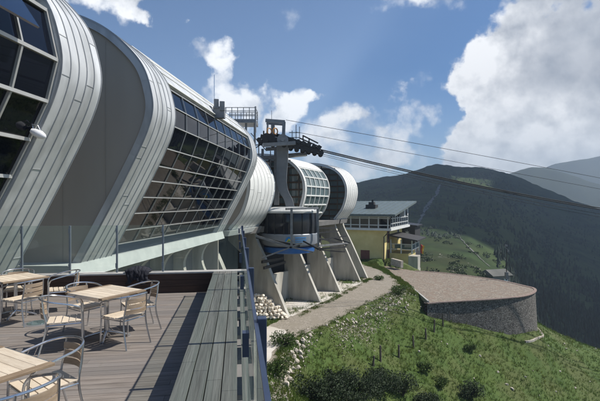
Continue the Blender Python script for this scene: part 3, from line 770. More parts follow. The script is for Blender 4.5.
def make_chair(label, group):
    """local frame: faces +X, back at -X"""
    t = thing('cafe_chair', (0,0,0), label, 'chair', group)
    tr = .0125
    # one continuous hoop: front leg up, arm, round the back, arm, front leg
    hoop = []
    for a in np.linspace(-90, 90, 19):
        hoop.append((-.06-.235*math.cos(R(a))*1.0, .275*math.sin(R(a)), .735+.045*math.cos(R(a))))
    arm = lambda s_: [(.255, s_*.250, .60), (.225, s_*.268, .655), (.15, s_*.276, .685), (.05, s_*.277, .71)]
    pts = arm(-1)+[p for p in hoop]+arm(1)[::-1]
    mb = MB(); mb.tube(smooth3(pts), tr, 8); mb.build('arm_hoop', M['alu'], t, smooth=True)
    for s_ in (-1, 1):
        mb = MB(); mb.tube(smooth3([(.255, s_*.250, .60), (.262, s_*.245, .54), (.262, s_*.24, .40), (.275, s_*.245, .0)]), tr, 8); mb.build('leg', M['alu'], t, smooth=True)
        mb = MB(); mb.tube(smooth3([(-.245, s_*.175, .775), (-.225, s_*.185, .60), (-.195, s_*.195, .44), (-.215, s_*.205, .25), (-.285, s_*.22, 0)]), tr, 8); mb.build('leg', M['alu'], t, smooth=True)
    mb = MB()
    for s_ in (-1, 1): mb.tube([(.262, s_*.24, .415), (-.19, s_*.196, .405)], .011, 8)
    mb.tube([(.25, -.24, .412), (.25, .24, .412)], .011, 8); mb.tube([(-.18, -.195, .405), (-.18, .195, .405)], .011, 8)
    mb.build('seat_frame', M['alu'], t, smooth=True)
    mb = MB()
    for k in range(5):
        x = -.165+k*.092; mb.box((x+.02, 0, .432+.004*abs(k-2)), (.08, .40+.012*k, .014))
    mb.build('seat', M['teak'], t, bevel=.003)
    mb = MB()
    for k in range(3):
        z = .535+k*.078; n = 8; vs = []
        for i in range(n+1):
            y = lerp(-.185, .185, i/n); x = -.215-.055*(1-(y/.185)**2)-.12*(z-.44)*.25
            for dx in (-.006, .006):
                for dz in (-.032, .032): vs.append((x+dx-.02*(dz/.03)*.1, y, z+dz))
        fs = []
        for i in range(n):
            b0, b1 = 4*i, 4*i+4
            fs += [(b0,b0+1,b1+1,b1), (b0+2,b1+2,b1+3,b0+3), (b0,b1,b1+2,b0+2), (b0+1,b0+3,b1+3,b1+1)]
        fs += [(0,2,3,1), (4*n,4*n+1,4*n+3,4*n+2)]
        mb.add(vs, fs)
    mb.build('backrest', M['teak_back'], t, smooth=True)
    return t
def smooth3(pts, per=4):
    pts = [Vector(p) for p in pts]; out = []; n = len(pts)
    for i in range(n-1):
        p0, p1, p2, p3 = pts[max(i-1,0)], pts[i], pts[i+1], pts[min(i+2,n-1)]
        for k in range(per):
            t = k/per; out.append(.5*((2*p1)+(p2-p0)*t+(2*p0-5*p1+4*p2-p3)*t*t+(3*p1-p0-3*p2+p3)*t**3))
    out.append(pts[-1]); return out
TR = math.atan2(-.5, .865)
tb0 = make_table('teak topped cafe table in the middle of four chairs, nearest the bench', 'teak cafe tables')
tables = [(-3.1, 6.88, TR, None), (-5.42, 8.2, TR-.06, 'teak topped cafe table cut by the left edge, nearest the low wall'), (-2.76, 3.68, TR, 'teak topped cafe table in the near left corner of the terrace')]
for i, (x, y, r_, lb) in enumerate(tables):
    o = tb0 if i == 0 else copy_tree(tb0)
    o.location = (x, y, 0); o.rotation_euler = (0, 0, r_)
    if lb: o['label'] = lb
ch0 = make_chair('aluminium and teak chair on the bench side of the middle table', 'teak and aluminium cafe chairs')
chairs = [(-2.66, 6.58, (-.87,.5), None),
 (-2.72, 7.34, (-.82,-.57), 'aluminium and teak chair in front of the jacket, behind the middle table'),
 (-3.60, 7.22, (.86,-.5), 'aluminium and teak chair tucked behind the far left corner of the middle table'),
 (-3.50, 6.34, (.90,.42), 'aluminium and teak chair on the near left side of the middle table'),
 (-4.96, 7.74, (-.94,.34), 'aluminium and teak chair beside the floor light, at the left table'),
 (-4.74, 8.62, (-.85,-.52), 'aluminium and teak chair next to the low wall, right of the left table'),
 (-5.72, 8.72, (.5,-.86), 'aluminium and teak chair half hidden behind the left table'),
 (-2.42, 4.14, (-.62,-.78), 'aluminium and teak chair at the far corner of the nearest table'),
 (-2.20, 3.33, (-.93,.37), 'aluminium and teak chair lowest in the picture, nearest the camera')]
for i, (x, y, d, lb) in enumerate(chairs):
    o = ch0 if i == 0 else copy_tree(ch0)
    o.location = (x, y, 0); o.rotation_euler = (0, 0, math.atan2(d[1], d[0]))
    if lb: o['label'] = lb

# ------------------------------------------------------------------ near terrain
ctrl = []
def cp(px, py, Y): ctrl.append(P(px, py, Y))
for x, y in [(-20,10),(-20,30),(-20,50),(-20,70),(-10,12),(-10,24),(-10,36),(-10,48),(-10,62),(-3,17),(-3,22),(-2,26),(-1.5,18),(-1.6,20.5),(-1.1,23.7),(0,27.1),(1.9,28.9),(0,33),(4.9,34),(3,39),(8.5,39.4),(7,45),(5,52),(10.2,42),(10.5,48),(9,56),(14,60),(4,62),(-2,12),(-2,8),(-8,6)]:
    ctrl.append((x, y, GZ))
for x, y in [(12.5,41),(15,45),(19,46),(20,42.5),(16,41),(17,51)]: ctrl.append((x, y, -7.3))
for a in [(303,401,19.6),(330,350,27.2),(330,401,22.2),(380,330,32.8),(380,365,28.4),(380,401,25.4),(430,320,36.8),(430,350,32.8),(430,401,27.6),(455,322,37.9),(490,331,38.6),(490,345,37),(490,401,30.8),(518.5,334,39.6),(550,345,41.5),(550,401,34.1),(600,355,45.8),(600,401,37.4),(680,401,42.8),(537,331,43),(560,338,46),(600,349,50),(650,375,55)]: cp(*a)
ctrl += [(27,50,-12.2),(25,55,-12.5),(20,60,-11.5),(14,66,-9.5),(32,60,-21),(45,70,-34),(60,60,-36),(60,40,-30),(20,75,-20),(0,80,-10),(40,30,-22),(25,22,-17),(12,14,-13.5),(4,10,-10.5),(30,10,-20),(1.2,17,-8.0),(0,12,-8),(60,10,-32),(-20,85,-8)]
C_ = np.array(ctrl)
def tps_fit(C, lam=.02):
    n = len(C); d = np.hypot(C[:,None,0]-C[None,:,0], C[:,None,1]-C[None,:,1])
    Km = np.where(d > 0, d*d*np.log(d+1e-9), 0)+lam*np.eye(n)
    Pm = np.c_[np.ones(n), C[:,:2]]
    A = np.block([[Km, Pm], [Pm.T, np.zeros((3,3))]])
    return np.linalg.solve(A, np.r_[C[:,2], 0, 0, 0])
W_ = tps_fit(C_)
def hgt(x, y):
    x = np.atleast_1d(np.asarray(x, float)); y = np.atleast_1d(np.asarray(y, float))
    d = np.hypot(x[:,None]-C_[None,:,0], y[:,None]-C_[None,:,1])
    return (np.where(d > 1e-6, d*d*np.log(d+1e-9), 0) @ W_[:-3])+W_[-3]+W_[-2]*x+W_[-1]*y
def poly_in(poly, x, y):
    c = False; n = len(poly)
    for i in range(n):
        x1, y1 = poly[i][:2]; x2, y2 = poly[(i+1) % n][:2]
        if (y1 > y) != (y2 > y) and x < (x2-x1)*(y-y1)/(y2-y1)+x1: c = not c
    return c
def smooth_closed(pts, per=6):
    n = len(pts); out = []
    for i in range(n):
        p0, p1, p2, p3 = pts[i-1], pts[i], pts[(i+1) % n], pts[(i+2) % n]
        for k in range(per):
            t = k/per; out.append(tuple(.5*((2*p1[j])+(-p0[j]+p2[j])*t+(2*p0[j]-5*p1[j]+4*p2[j]-p3[j])*t*t+(-p0[j]+3*p1[j]-3*p2[j]+p3[j])*t**3) for j in (0,1)))
    return out
# gravel yard outline (plan)
YZ = -7.0
yfront = [G(px, py, YZ)[:2] for px, py in [(427,303.6),(440,302.6),(455,301.6),(472,300.6),(490,299.5),(505,298.4),(518.5,296.9),(528,295),(533.5,292.6),(535.3,290),(532.5,287.8),(525.5,286.2),(504,281.3),(485,278.2),(465.7,275.6),(440,272.7),(415,271)]]
yleft = [(11.8,60),(10.4,57),(10.75,53),(11.2,48.5),(11.45,44),(11.35,40.5)]
yard = list(yfront)+yleft
def in_yard(x, y): return poly_in(yard, x, y)
path_poly = [(-1.55,15),(-1.55,18),(-1.65,20.5),(-1.25,23.7),(.0,26.9),(1.7,28.8),(4.7,34.0),(8.3,39.4),(10.0,42.6),(10.3,45.5),(10.2,49),(9.6,53),(8.6,57),(6,60),(2,60),(4,54),(7.2,49.5),(6.6,45.6),(4.2,40.4),(2.0,36.2),(-.6,31.8),(-3,27.0),(-5,22),(-6,15)]
grid_x = np.arange(-24, 66, .55); grid_y = np.arange(4, 86, .55)
gx, gy = np.meshgrid(grid_x, grid_y, indexing='ij')
gz = hgt(gx.ravel(), gy.ravel()).reshape(gx.shape)
for i in range(gx.shape[0]):
    for j in range(gx.shape[1]):
        x, y = gx[i, j], gy[i, j]
        flat = any(poly_in(path_poly, x+a_, y+b_) for a_, b_ in ((0,0),(.55,0),(-.55,0),(0,.55),(0,-.55)))
        if in_yard(x, y): gz[i, j] = min(gz[i, j], YZ-.35); continue
        amp = .02 if (flat or x < -1.6) else .16
        gz[i, j] += amp*mnoise.fractal((x*.55, y*.55, 3.0), 1.0, 2.0, 4)+(0 if amp < .1 else .22*mnoise.noise((x*.16, y*.16, 8)))
        if flat: gz[i, j] = GZ-.02
        elif x < 2 and y < 60 and gz[i, j] > GZ-.4 and x < (-1.6 if y < 24 else -1): gz[i, j] = GZ-.03
def gh(x, y):            # bilinear lookup of the finished ground
    fx = (x-grid_x[0])/.55; fy = (y-grid_y[0])/.55
    i = int(min(max(fx, 0), len(grid_x)-2)); j = int(min(max(fy, 0), len(grid_y)-2)); a, b = fx-i, fy-j
    return (gz[i,j]*(1-a)+gz[i+1,j]*a)*(1-b)+(gz[i,j+1]*(1-a)+gz[i+1,j+1]*a)*b
mb = MB(); ni, nj = gx.shape
mb.add([(gx[i,j], gy[i,j], gz[i,j]) for i in range(ni) for j in range(nj)],
       [(i*nj+j, (i+1)*nj+j, (i+1)*nj+j+1, i*nj+j+1) for i in range(ni-1) for j in range(nj-1)])
ground = mb.build('ground', M['ground'], None, S, smooth=True, ang=180, fixn=False); tag(ground, kind='structure')
# sheets: gravel path, pale paving
def sheet(name, poly, z, m, step=.4, ragged=0.0, th=None):
    import bmesh
    bm = bmesh.new(); vs = []
    n = len(poly)
    for i in range(n):
        a, b = Vector(poly[i]), Vector(poly[(i+1) % n]); k = max(1, int((b-a).length/step))
        for q in range(k):
            p = a.lerp(b, q/k); d = (b-a).normalized()
            off = ragged*mnoise.noise((p.x*1.7, p.y*1.7, 2)); vs.append(bm.verts.new(((p.x+d.y*off)*S, (p.y-d.x*off)*S, z*S)))
    f = bm.faces.new(vs)
    bmesh.ops.triangulate(bm, faces=[f]); bmesh.ops.recalc_face_normals(bm, faces=bm.faces)
    me = bpy.data.meshes.new(name); bm.to_mesh(me); bm.free(); me.materials.append(m)
    o = bpy.data.objects.new(name, me); COL.objects.link(o)
    if o.data.polygons and o.data.polygons[0].normal.z < 0: me.flip_normals()
    tag(o, kind='structure'); return o
sheet('path', path_poly, GZ+.0, M['gravel'], ragged=.35)
sheet('pavement', [(-1.75,15),(-1.75,18),(-1.85,20.5),(-1.5,23.6),(-.75,26.2),(-1.0,27.8),(-2.0,28.6),(-3.6,27.4),(-5.5,22),(-6,15)], GZ+.012, M['pavement'], ragged=.1)
for i in range(1, len(fins)-1):
    (x0, y0), (x1, y1) = fins[i], fins[i+1]
    if y1-y0 < 2.5: continue
    fr = rotframe(x0, y0, 28); L_ = math.hypot(x1-x0, y1-y0)
    q = [fr.p(.15, .2, 0)[:2], fr.p(.12, L_-.2, 0)[:2], fr.p(-3.2, L_-.2, 0)[:2], fr.p(-3.2, .2, 0)[:2]]
    sheet('pavement', q, GZ+.018, M['pavement'])
sheet('gravel_yard', yard, YZ, M['yard'])
# retaining wall round the yard
rw = thing('retaining_wall', (17*S, 39*S, -10*S), 'curved dry stone retaining wall below the gravel yard', 'wall', world=True)
wl = [Vector((x, y, 0)) for x, y in smooth_poly(yfront, 4)]; n = len(wl)
mb = MB(); vs = []
cen = Vector((17, 45, 0))
for i, p in enumerate(wl):
    t = (wl[min(i+1,n-1)]-wl[max(i-1,0)]).normalized(); nn = Vector((t.y, -t.x, 0))
    zb_ = min(gh(p.x+nn.x*.8, p.y+nn.y*.8), YZ-.1)-.5
    vs += [tuple(p+Vector((0,0,YZ-.02))), tuple(p+nn*.0+nn*(.05*(YZ-zb_))+Vector((0,0,zb_))), tuple(p-nn*.5+Vector((0,0,YZ-.02))), tuple(p-nn*.5+Vector((0,0,zb_)))]
mb.add(vs, [f for i in range(n-1) for f in ((4*i,4*i+1,4*i+5,4*i+4),(4*i+2,4*i+6,4*i+7,4*i+3),(4*i,4*i+4,4*i+6,4*i+2))])
mb.build('stone_face', M['stonewall'], rw, S, smooth=True, ang=50)
mb = MB()
for i in range(n-1):
    a, b = wl[i], wl[i+1]; mb.beam(a+Vector((0,0,YZ+.02)), b+Vector((0,0,YZ+.01)), .26, .07)
mb.build('coping', M['brickcap'], rw, S)
# footing slab at the round end
mb = MB(); arc_ = [p for p in wl if p.x > 20.2 and p.y < 45]
vs = []
for p in arc_:
    i = wl.index(p); t = (wl[min(i+1,n-1)]-wl[max(i-1,0)]).normalized(); nn = Vector((t.y, -t.x, 0))
    q0, q1 = p+nn*.12, p+nn*.75; z0 = gh(p.x+nn.x*.7, p.y+nn.y*.7)+.12
    vs += [(q0.x, q0.y, z0), (q1.x, q1.y, z0), (q1.x, q1.y, z0-.6), (q0.x, q0.y, z0-.6)]
k = len(arc_)
mb.add(vs, [f for i in range(k-1) for f in ((4*i,4*i+1,4*i+5,4*i+4),(4*i+1,4*i+2,4*i+6,4*i+5))]); mb.build('footing', M['rock'], rw, S)
# pale kerb between grass strip and yard
mb = MB(); kl = [(11.22,37.6),(11.3,40.5),(11.4,44),(11.15,48.5),(10.7,53),(10.3,57)]
for i in range(len(kl)-1):
    mb.beam((*kl[i], YZ-.02), (*kl[i+1], YZ-.02), .14, .36)
kb = mb.build('kerb', M['coping'], None, S); tag(kb, kind='structure')

# ------------------------------------------------------------------ yellow building
YB = thing('mountain_inn', (11.65*S, 60*S, GZ*S), 'yellow two storey mountain inn with glazed upper floor and grey roof', 'building', world=True)
d1 = (.438,.899); nr = (.899,-.438)     # right facade runs along d1, faces nr
C0 = P(383.5, 262, 60); gz0 = -6.9
def B(t, w, z): return (C0[0]+d1[0]*t+nr[0]*w, C0[1]+d1[1]*t+nr[1]*w, z)   # t depth along right facade, w outward right
def bbox(t0, t1, w0, w1, z0, z1, name, m, parent=YB, **k):
    mb = MB(); vs = [B(t, w, z) for t in (t0, t1) for w in (w0, w1) for z in (z0, z1)]
    mb.add(vs, [(0,1,3,2),(4,6,7,5),(0,4,5,1),(2,3,7,6),(0,2,6,4),(1,5,7,3)]); return mb.build(name, M[m], parent, S, **k)
zsill = P(0, 230.5, 60)[2]; zeave = P(0, 216, 60)[2]
bbox(0, 11.5, -16, 0, gz0, zsill, 'wall', 'yellow')
bbox(-.5, 11.9, -16.2, 1.2, zsill, zsill+.32, 'balcony_slab', 'whitewall')
bbox(.4, 11.4, -16, -.3, zsill+.33, zeave+.1, 'upper_wall', 'dark')
gl = bbox(-.3, -.22, -16, .9, zsill+.33, zeave-.2, 'window', 'glass_dark')
mb = MB()
for w in np.arange(-15.5, 1.0, 1.35): mb.beam(B(-.32, w, zsill+.3), B(-.32, w, zeave-.1), .16, .16)
for z in (zsill+.75, zeave-.32, zeave-.12): mb.beam(B(-.33, -16, z), B(-.33, .98, z), .10, .13)
mb.build('window_frame', M['winframe'], gl, S)
gl = bbox(-.2, 11.2, .92, 1.0, zsill+.33, zeave-.5, 'window', 'glass_dark')
mb = MB()
for t in np.arange(-.25, 11.3, 1.4): mb.beam(B(t, 1.02, zsill+.3), B(t, 1.02, zeave-.1), .12, .14)
for z in (zsill+.4, zsill+.95, zeave-.35): mb.beam(B(-.25, 1.03, z), B(11.2, 1.03, z), .09, .10)
mb.build('window_frame', M['winframe'], gl, S)
# roof: single slope rising to the back
mb = MB(); vs = []
for t, z in ((-1.5, zeave), (13.2, 1.75)):
    for w in (-17, 2.0): vs += [B(t, w, z), B(t, w, z+.28)]
mb.add(vs, [(0,1,3,2),(4,6,7,5),(0,4,5,1),(2,3,7,6),(0,2,6,4),(1,5,7,3)]); rfo = mb.build('roof', M['roofgrey'], YB, S)
mb = MB()
for w in np.arange(-16.6, 2.0, .9): mb.beam(B(-1.5, w, zeave+.3), B(13.2, w, 2.05), .05, .05)
mb.build('roof_seam', M['roofgrey'], rfo, S)
cpos = B(4.5, -3.0, 0); mb = MB()
mb.box((cpos[0], cpos[1], .95), (1.5,1.5,1.0), rz=-R(26)); mb.box((cpos[0], cpos[1], 1.62), (.8,.8,.45), rz=-R(26)); mb.box((cpos[0]+.1, cpos[1], 1.95), (.25,.25,.5))
mb.build('chimney', M['dark'], rfo, S)
mb = MB(); mb.prism([(9.0, zsill+.3), (12.0, zsill+.3), (12.0, 1.55), (9.0, 1.15)], lambda u, w, d: B(u, d, w), .2, .9); mb.build('gable_wall', M['whitewall'], YB, S)
bbox(9.9, 11.2, .91, .95, .0-.9, .75, 'gable_window', 'glass_dark')
for (t, z, w_, h_) in ((2.4, -3.2, .9, 1.5), (2.4, -5.9, .9, 1.5), (8.6, -3.2, .9, 1.4)):
    f_ = bbox(t-w_/2, t+w_/2, .005, .05, z-h_/2, z+h_/2, 'window', 'glass_dark')
    mb = MB()
    for t_ in (t-w_/2-.05, t+w_/2+.05): mb.beam(B(t_, .05, z-h_/2), B(t_, .05, z+h_/2), .1, .1)
    for z_ in (z-h_/2-.05, z+h_/2+.05): mb.beam(B(t-w_/2-.1, .055, z_), B(t+w_/2+.1, .055, z_), .1, .1)
    mb.build('window_frame', M['winframe'] if t > 5 else M['redbrown'], f_, S)
bbox(-.06, -.005, -3.3, -2.0, gz0+.2, -5.0, 'door', 'redbrown')
mb = MB(); mb.tube([B(-.1,.1,gz0), B(-.1,.1,-3.0), B(-.3,.9,-2.2), B(-.35,1.1,zeave-.2)], .07, 8); mb.build('drainpipe', M['black'], YB, S)
# veranda
bbox(3.2, 8.6, .02, 2.75, gz0-.3, -5.6, 'veranda_base', 'yellow')
vg = bbox(3.4, 8.4, 3.2, 3.28, -4.9, -4.2, 'veranda_glass', 'glass_green'); vg2 = bbox(3.3, 3.38, .1, 3.2, -4.9, -4.2, 'veranda_glass', 'glass_green')
mb = MB()
for t, w in ((3.3,.2),(3.3,1.7),(3.3,3.25),(5.8,3.25),(8.4,3.25)): mb.beam(B(t, w, -5.6), B(t, w, -3.6), .16, .16)
for z in (-5.0,-4.25): mb.beam(B(3.3,.1,z), B(3.3,3.3,z), .1, .1); mb.beam(B(3.3,3.3,z), B(8.4,3.3,z), .1, .1)
mb.build('veranda_frame', M['winframe'], YB, S)
mb = MB(); vs = []
for w, z in ((0.03,-3.05),(4.2,-3.75)):
    for t in (2.4, 9.2): vs += [B(t, w, z), B(t, w, z+.2)]
mb.add(vs, [(0,1,3,2),(4,6,7,5),(0,4,5,1),(2,3,7,6),(0,2,6,4),(1,5,7,3)]); mb.build('veranda_roof', M['darktimber'], YB, S)
bbox(3.15, 5.2, 2.76, 4.1, -9, -5.9, 'stone_pier', 'concrete')
# dark timber annex behind, with a pale star emblem
an = thing('timber_annex', tuple(x*S for x in B(14, 1, gz0)), 'dark timber annex with a pale star emblem, joined to the yellow inn', 'building', world=True)
bbox(11.95, 16.5, -3, 2.0, gz0-2, -1.9, 'wall', 'darktimber', an)
mb = MB(); vs = []
for w, z in ((-3.2,-1.55),(2.35,-2.15)):
    for t in (11.92, 16.9): vs += [B(t, w, z), B(t, w, z+.2)]
mb.add(vs, [(0,1,3,2),(4,6,7,5),(0,4,5,1),(2,3,7,6),(0,2,6,4),(1,5,7,3)]); mb.build('roof', M['black'], an, S)
mb = MB(); sc0 = (11.9, .75, -3.2); poly = []
for k in range(16):
    a = 2*math.pi*k/16; r_ = .5 if k % 2 == 0 else .16
    poly.append((r_*math.cos(a), r_*math.sin(a)))
mb.prism(poly, lambda u, w, d: B(sc0[0]-d, sc0[1]+u, sc0[2]+w), .0, .05); mb.build('emblem', M['winframe'], an, S)
# flag
fb = B(4.2, 4.25, -5.0)
fg = thing('flag', tuple(x*S for x in fb), 'small red and orange flag hanging beside the veranda of the yellow inn', 'flag', world=True)
mb = MB(); mb.tube([(fb[0], fb[1], -7.6), (fb[0]+.05, fb[1], -4.1)], .03, 8); mb.build('pole', M['post'], fg, S)
for k, m_ in enumerate(('flagred','flagyellow')):
    mb = MB(); vs = []
    for i in range(9):
        z = -4.25-1.25*i/8
        for q in range(2):
            x = .06+.26*(k+q)+.04*math.sin(i*.9+k); vs.append((fb[0]+x-.15*i/8*(k+q)*.6, fb[1]+.06*math.sin(i*1.3+2*(k+q)), z-.1*(k+q)))
    mb.add(vs, [(2*i, 2*i+1, 2*i+3, 2*i+2) for i in range(8)]); o = mb.build('cloth_stripe', M[m_], fg, S, fixn=False); o.modifiers.new('t','SOLIDIFY').thickness = .02
# pale low terrace wall and barrels by the inn entrance
mb = MB(); a = P(392,265.5,58); b = P(402,268,56); mb.beam((a[0],a[1],GZ+.3), (b[0],b[1],GZ+.2), .4, .9)
o = mb.build('garden_wall', M['rock'], None, S); tag(o, 'short pale stone garden wall at the corner of the yellow inn', 'wall')

# lamp mast on the yard
lm = P(506.5, 280, 49)
mast = thing('lamp_mast', (lm[0]*S, lm[1]*S, YZ*S), 'tall thin lamp mast at the back of the gravel yard', 'lamp post', world=True)
mb = MB(); mb.tube([(lm[0],lm[1],YZ-.1),(lm[0],lm[1],YZ+.9),(lm[0]+.02,lm[1],YZ+4.1)], [.08,.05,.03], 8); mb.build('pole', M['black'], mast, S)
mb = MB(); mb.box((lm[0]-.08,lm[1]-.1,YZ+3.85), (.24,.2,.2)); mb.box((lm[0]+.14,lm[1]-.1,YZ+3.2), (.2,.16,.16)); mb.build('lamp_head', M['steel'], mast, S)
mb = MB(); mb.beam((lm[0]-.2,lm[1],YZ+3.7),(lm[0]+.25,lm[1],YZ+3.3),.06,.06); mb.build('bracket', M['steel'], mast, S)
mb = MB(); mb.box((lm[0],lm[1],YZ+.42),(.3,.3,.8)); mb.build('base', M['steel'], mast, S)

# ------------------------------------------------------------------ hills
foot = [(-100,262,110),(200,262,110),(330,266,90),(400,278,66),(430,281,63),(470,284,66),(500,292,78),(540,350,112),(600,366,130),(700,380,140),(900,390,150),(1300,390,170)]
ridge = [(-100,205,420),(200,192,470),(330,186,540),(358,182,560),(380,178,580),(400,174,600),(420,168.5,625),(430,165,640),(441,163.5,650),(455,166,655),(475,167.5,660),(492,169.5,668),(508,173.5,670),(538,185,660),(568,198,640),(600,210,620),(640,226,580),(700,250,520),(900,290,420),(1300,320,380)]
def hillpt(px, t, nz=True):
    fp, fy = interp(foot, px); rp_, ry = interp(ridge, px)
    if t <= 1:
        Y = fy*(ry/fy)**t; py = fp+(rp_-fp)*t**.92
        x, y, z = P(px, py, Y)
    else:
        Y = ry*(1+.35*(t-1)); x, y, z = P(px, rp_, Y); z -= (t-1)*.5*.35*ry
    if nz:
        k = Y/430
        z += k*(3.2*mnoise.fractal((x*.011, y*.011, 1.3), 1., 2.1, 5)*min(1, t*6)*(1 if t < .93 else .45)+.9*mnoise.fractal((x*.09, y*.09, 4.), 1., 2., 3))
    return (x, y, z)
mb = MB(); pxs = np.concatenate([np.arange(-100, 330, 12), np.arange(330, 640, 2.2), np.arange(640, 1300, 14)]); ts = np.concatenate([np.linspace(-.02, 1, 120), [1.05,1.15,1.35,1.7,2.2]])
nj = len(ts)
mb.add([hillpt(p_, t) for p_ in pxs for t in ts], [(i*nj+j, (i+1)*nj+j, (i+1)*nj+j+1, i*nj+j+1) for i in range(len(pxs)-1) for j in range(nj-1)])
hill = mb.build('hill', M['hill'], None, S, smooth=True, ang=180, fixn=False); tag(hill, kind='structure')
def farridge(name, tab, Y0, Y1, pyf, seed):
    mb = MB(); xs = np.arange(tab[0][0], tab[-1][0], 4); N_ = 40
    for p_ in xs:
        r_ = interp(tab, p_)[0]
        for j in range(N_+4):
            t = j/(N_-1)
            if t <= 1:
                Y = lerp(Y0, Y1, t); py = lerp(pyf, r_, t**.8); x, y, z = P(p_, py, Y)
            else: Y = Y1*(1+.3*(t-1)*8); x, y, z = P(p_, r_, Y); z -= (t-1)*8*.2*Y1
            z += Y/430*5*mnoise.fractal((x*.004, y*.004, seed), 1., 2.1, 6)*min(1, 4*abs(t))*(1 if t < .95 else .5)
            mb.v.append((x, y, z))
    n2 = N_+4
    for i in range(len(xs)-1):
        for j in range(n2-1): mb.f.append((i*n2+j, (i+1)*n2+j, (i+1)*n2+j+1, i*n2+j+1)); mb.mi.append(0)
    o = mb.build(name, M['farhill'], None, S, smooth=True, ang=180, fixn=False); return tag(o, kind='structure')
farridge('mountain', [(380,215),(440,195),(490,180),(506,174),(520,170),(531,168),(550,170),(575,176),(600,184),(640,196),(700,215),(900,240)], 900, 1500, 300, 3.)
farridge('mountain_range', [(440,200),(500,184),(530,176),(550,166),(570,161),(585,158),(600,156),(650,156),(720,160),(800,165),(1000,190)], 1500, 2050, 290, 7.)
# trails on the hill: strips that follow its surface
def trail(pts, w, name='trail'):
    mb = MB(); vs = []; pts = smooth_poly(pts, 16)
    for i, (px_, t) in enumerate(pts):
        ww = w*(.25+1.8*abs(mnoise.noise((i*.45, 2, 1))))
        for s_ in (-1, 1):
            x, y, z = hillpt(px_+s_*ww+.8*mnoise.noise((i*.3, 5, 1)), t); vs.append((x, y, z+.06+y*.0009))
    n_ = len(pts); mb.add(vs, [(2*i, 2*i+1, 2*i+3, 2*i+2) for i in range(n_-1)])
    o = mb.build(name, M['trail'], None, S, fixn=False); tag(o, kind='structure')
trail([(459,.36),(464,.32),(471,.27),(480,.21),(490,.16)], .9)
trail([(441,.80),(436,.72),(427,.62),(420,.5),(416,.42)], 2.6)
# forest: one mass of conifers on the far slope
def conifer(mb, base, h, n=6):
    x, y, z = base; a0 = random.random()*6
    for lv, (z0, z1, r_) in enumerate(((.08,.55,.23),(.32,.8,.17),(.58,1.0,.10))):
        vs = [(x+h*r_*random.uniform(.75,1.2)*math.cos(a0+lv+2*math.pi*k/n), y+h*r_*random.uniform(.75,1.2)*math.sin(a0+lv+2*math.pi*k/n), z+h*(z0+random.uniform(-.03,.03))) for k in range(n)]+[(x, y, z+h*z1)]
        mb.add(vs, [(k, (k+1) % n, n) for k in range(n)])
mb = MB(); cnt = 0
while cnt < 4200:
    px_ = random.uniform(430, 680); t = random.random()**1.15*.98
    den = min(1, max(0, (px_-515)/40)) if t < .5 else .25
    if mnoise.noise((px_*.03, t*6, 3)) < -.05+ (0 if px_ > 540 else .15) and random.random() < .8: continue
    if random.random() > den: continue
    x, y, z = hillpt(px_, t); h = random.uniform(2.6, 5.2)*(1-.35*t)
    conifer(mb, (x, y, z-.3), h); cnt += 1
cnt = 0
while cnt < 420:          # ragged wood edge where the saddle drops into the valley
    px_ = random.gauss(520, 14); t = random.uniform(.01, .62)
    if px_ < 486 or mnoise.noise((px_*.06, t*11, 17)) < -.12: continue
    if px_ < 505 and random.random() < .72: continue
    x, y, z = hillpt(px_, t); conifer(mb, (x, y, z-.3), random.uniform(1.6, 4.6)); cnt += 1
fo = mb.build('forest', M['pine'], None, S, fixn=False); tag(fo, 'dark conifer forest covering the slope beyond the yard', 'forest', kind='stuff')
mb = MB()
for _ in range(2600):     # low scrub speckling the open slope
    px_ = random.uniform(350, 560); t = random.uniform(.34, .97)
    if mnoise.noise((px_*.05, t*9, 7)) < .0: continue
    x, y, z = hillpt(px_, t); r_ = random.uniform(.5, 1.6)*(.25+1.3*t); n = 6
    vs = [(x+r_*random.uniform(.7,1.2)*math.cos(2*math.pi*k/n), y+r_*random.uniform(.7,1.2)*math.sin(2*math.pi*k/n), z-.2+random.uniform(0,.3)*r_) for k in range(n)]+[(x, y, z+r_*random.uniform(.8,1.3))]
    mb.add(vs, [(k, (k+1) % n, n) for k in range(n)])
sb = mb.build('scrub', M['pine'], None, S, fixn=False); tag(sb, 'low dark scrub dotted over the open hillside', 'scrub', kind='stuff')
mb = MB()
for _ in range(150):
    px_ = random.uniform(405, 505); t = random.uniform(.04, .36)
    if mnoise.noise((px_*.06, t*14, 3)) < .05: continue
    x, y, z = hillpt(px_, t); r_ = random.uniform(.4, 1.3)
    for _ in range(46):
        d = Vector((random.gauss(0,1), random.gauss(0,1), abs(random.gauss(0,.8)))).normalized()*r_*random.uniform(.5,1)
        q = Vector((random.gauss(0,1), random.gauss(0,1), random.gauss(0,1)+.5)).normalized(); u = q.orthogonal().normalized(); w = q.cross(u); k_ = random.uniform(.12,.26)
        c = Vector((x, y, z))+Vector((d.x*1.3, d.y*1.3, d.z*.8)); mb.add([c-u*k_, c+w*k_*.6, c+u*k_, c-w*k_*.6], [(0,1,2,3)])
sb = mb.build('scrub', M['leaf'], None, S, fixn=False); tag(sb, 'loose leafy scrub on the sunlit meadow behind the yard', 'scrub', kind='stuff')
mb = MB()
for _ in range(420):
    px_ = random.uniform(408, 480); t = random.uniform(.0, .26)*(1-.5*(px_-408)/72)+.01
    if mnoise.noise((px_*.07, t*16, 21)) < .12: continue
    x, y, z = hillpt(px_, t); r_ = random.uniform(.10, .38)
    vs = [(x+random.uniform(-1.3,1.3)*r_, y+random.uniform(-1,1)*r_, z+random.uniform(-.2,.55)*r_) for _ in range(6)]
    mb.add(vs, [(0,1,2),(0,2,3),(0,3,4),(0,4,5),(1,3,5),(1,2,4),(2,4,5)])
sb = mb.build('rubble', M['rock'], None, S, fixn=False); tag(sb, 'pale limestone outcrops breaking through the meadow behind the yard', 'rubble', kind='stuff')
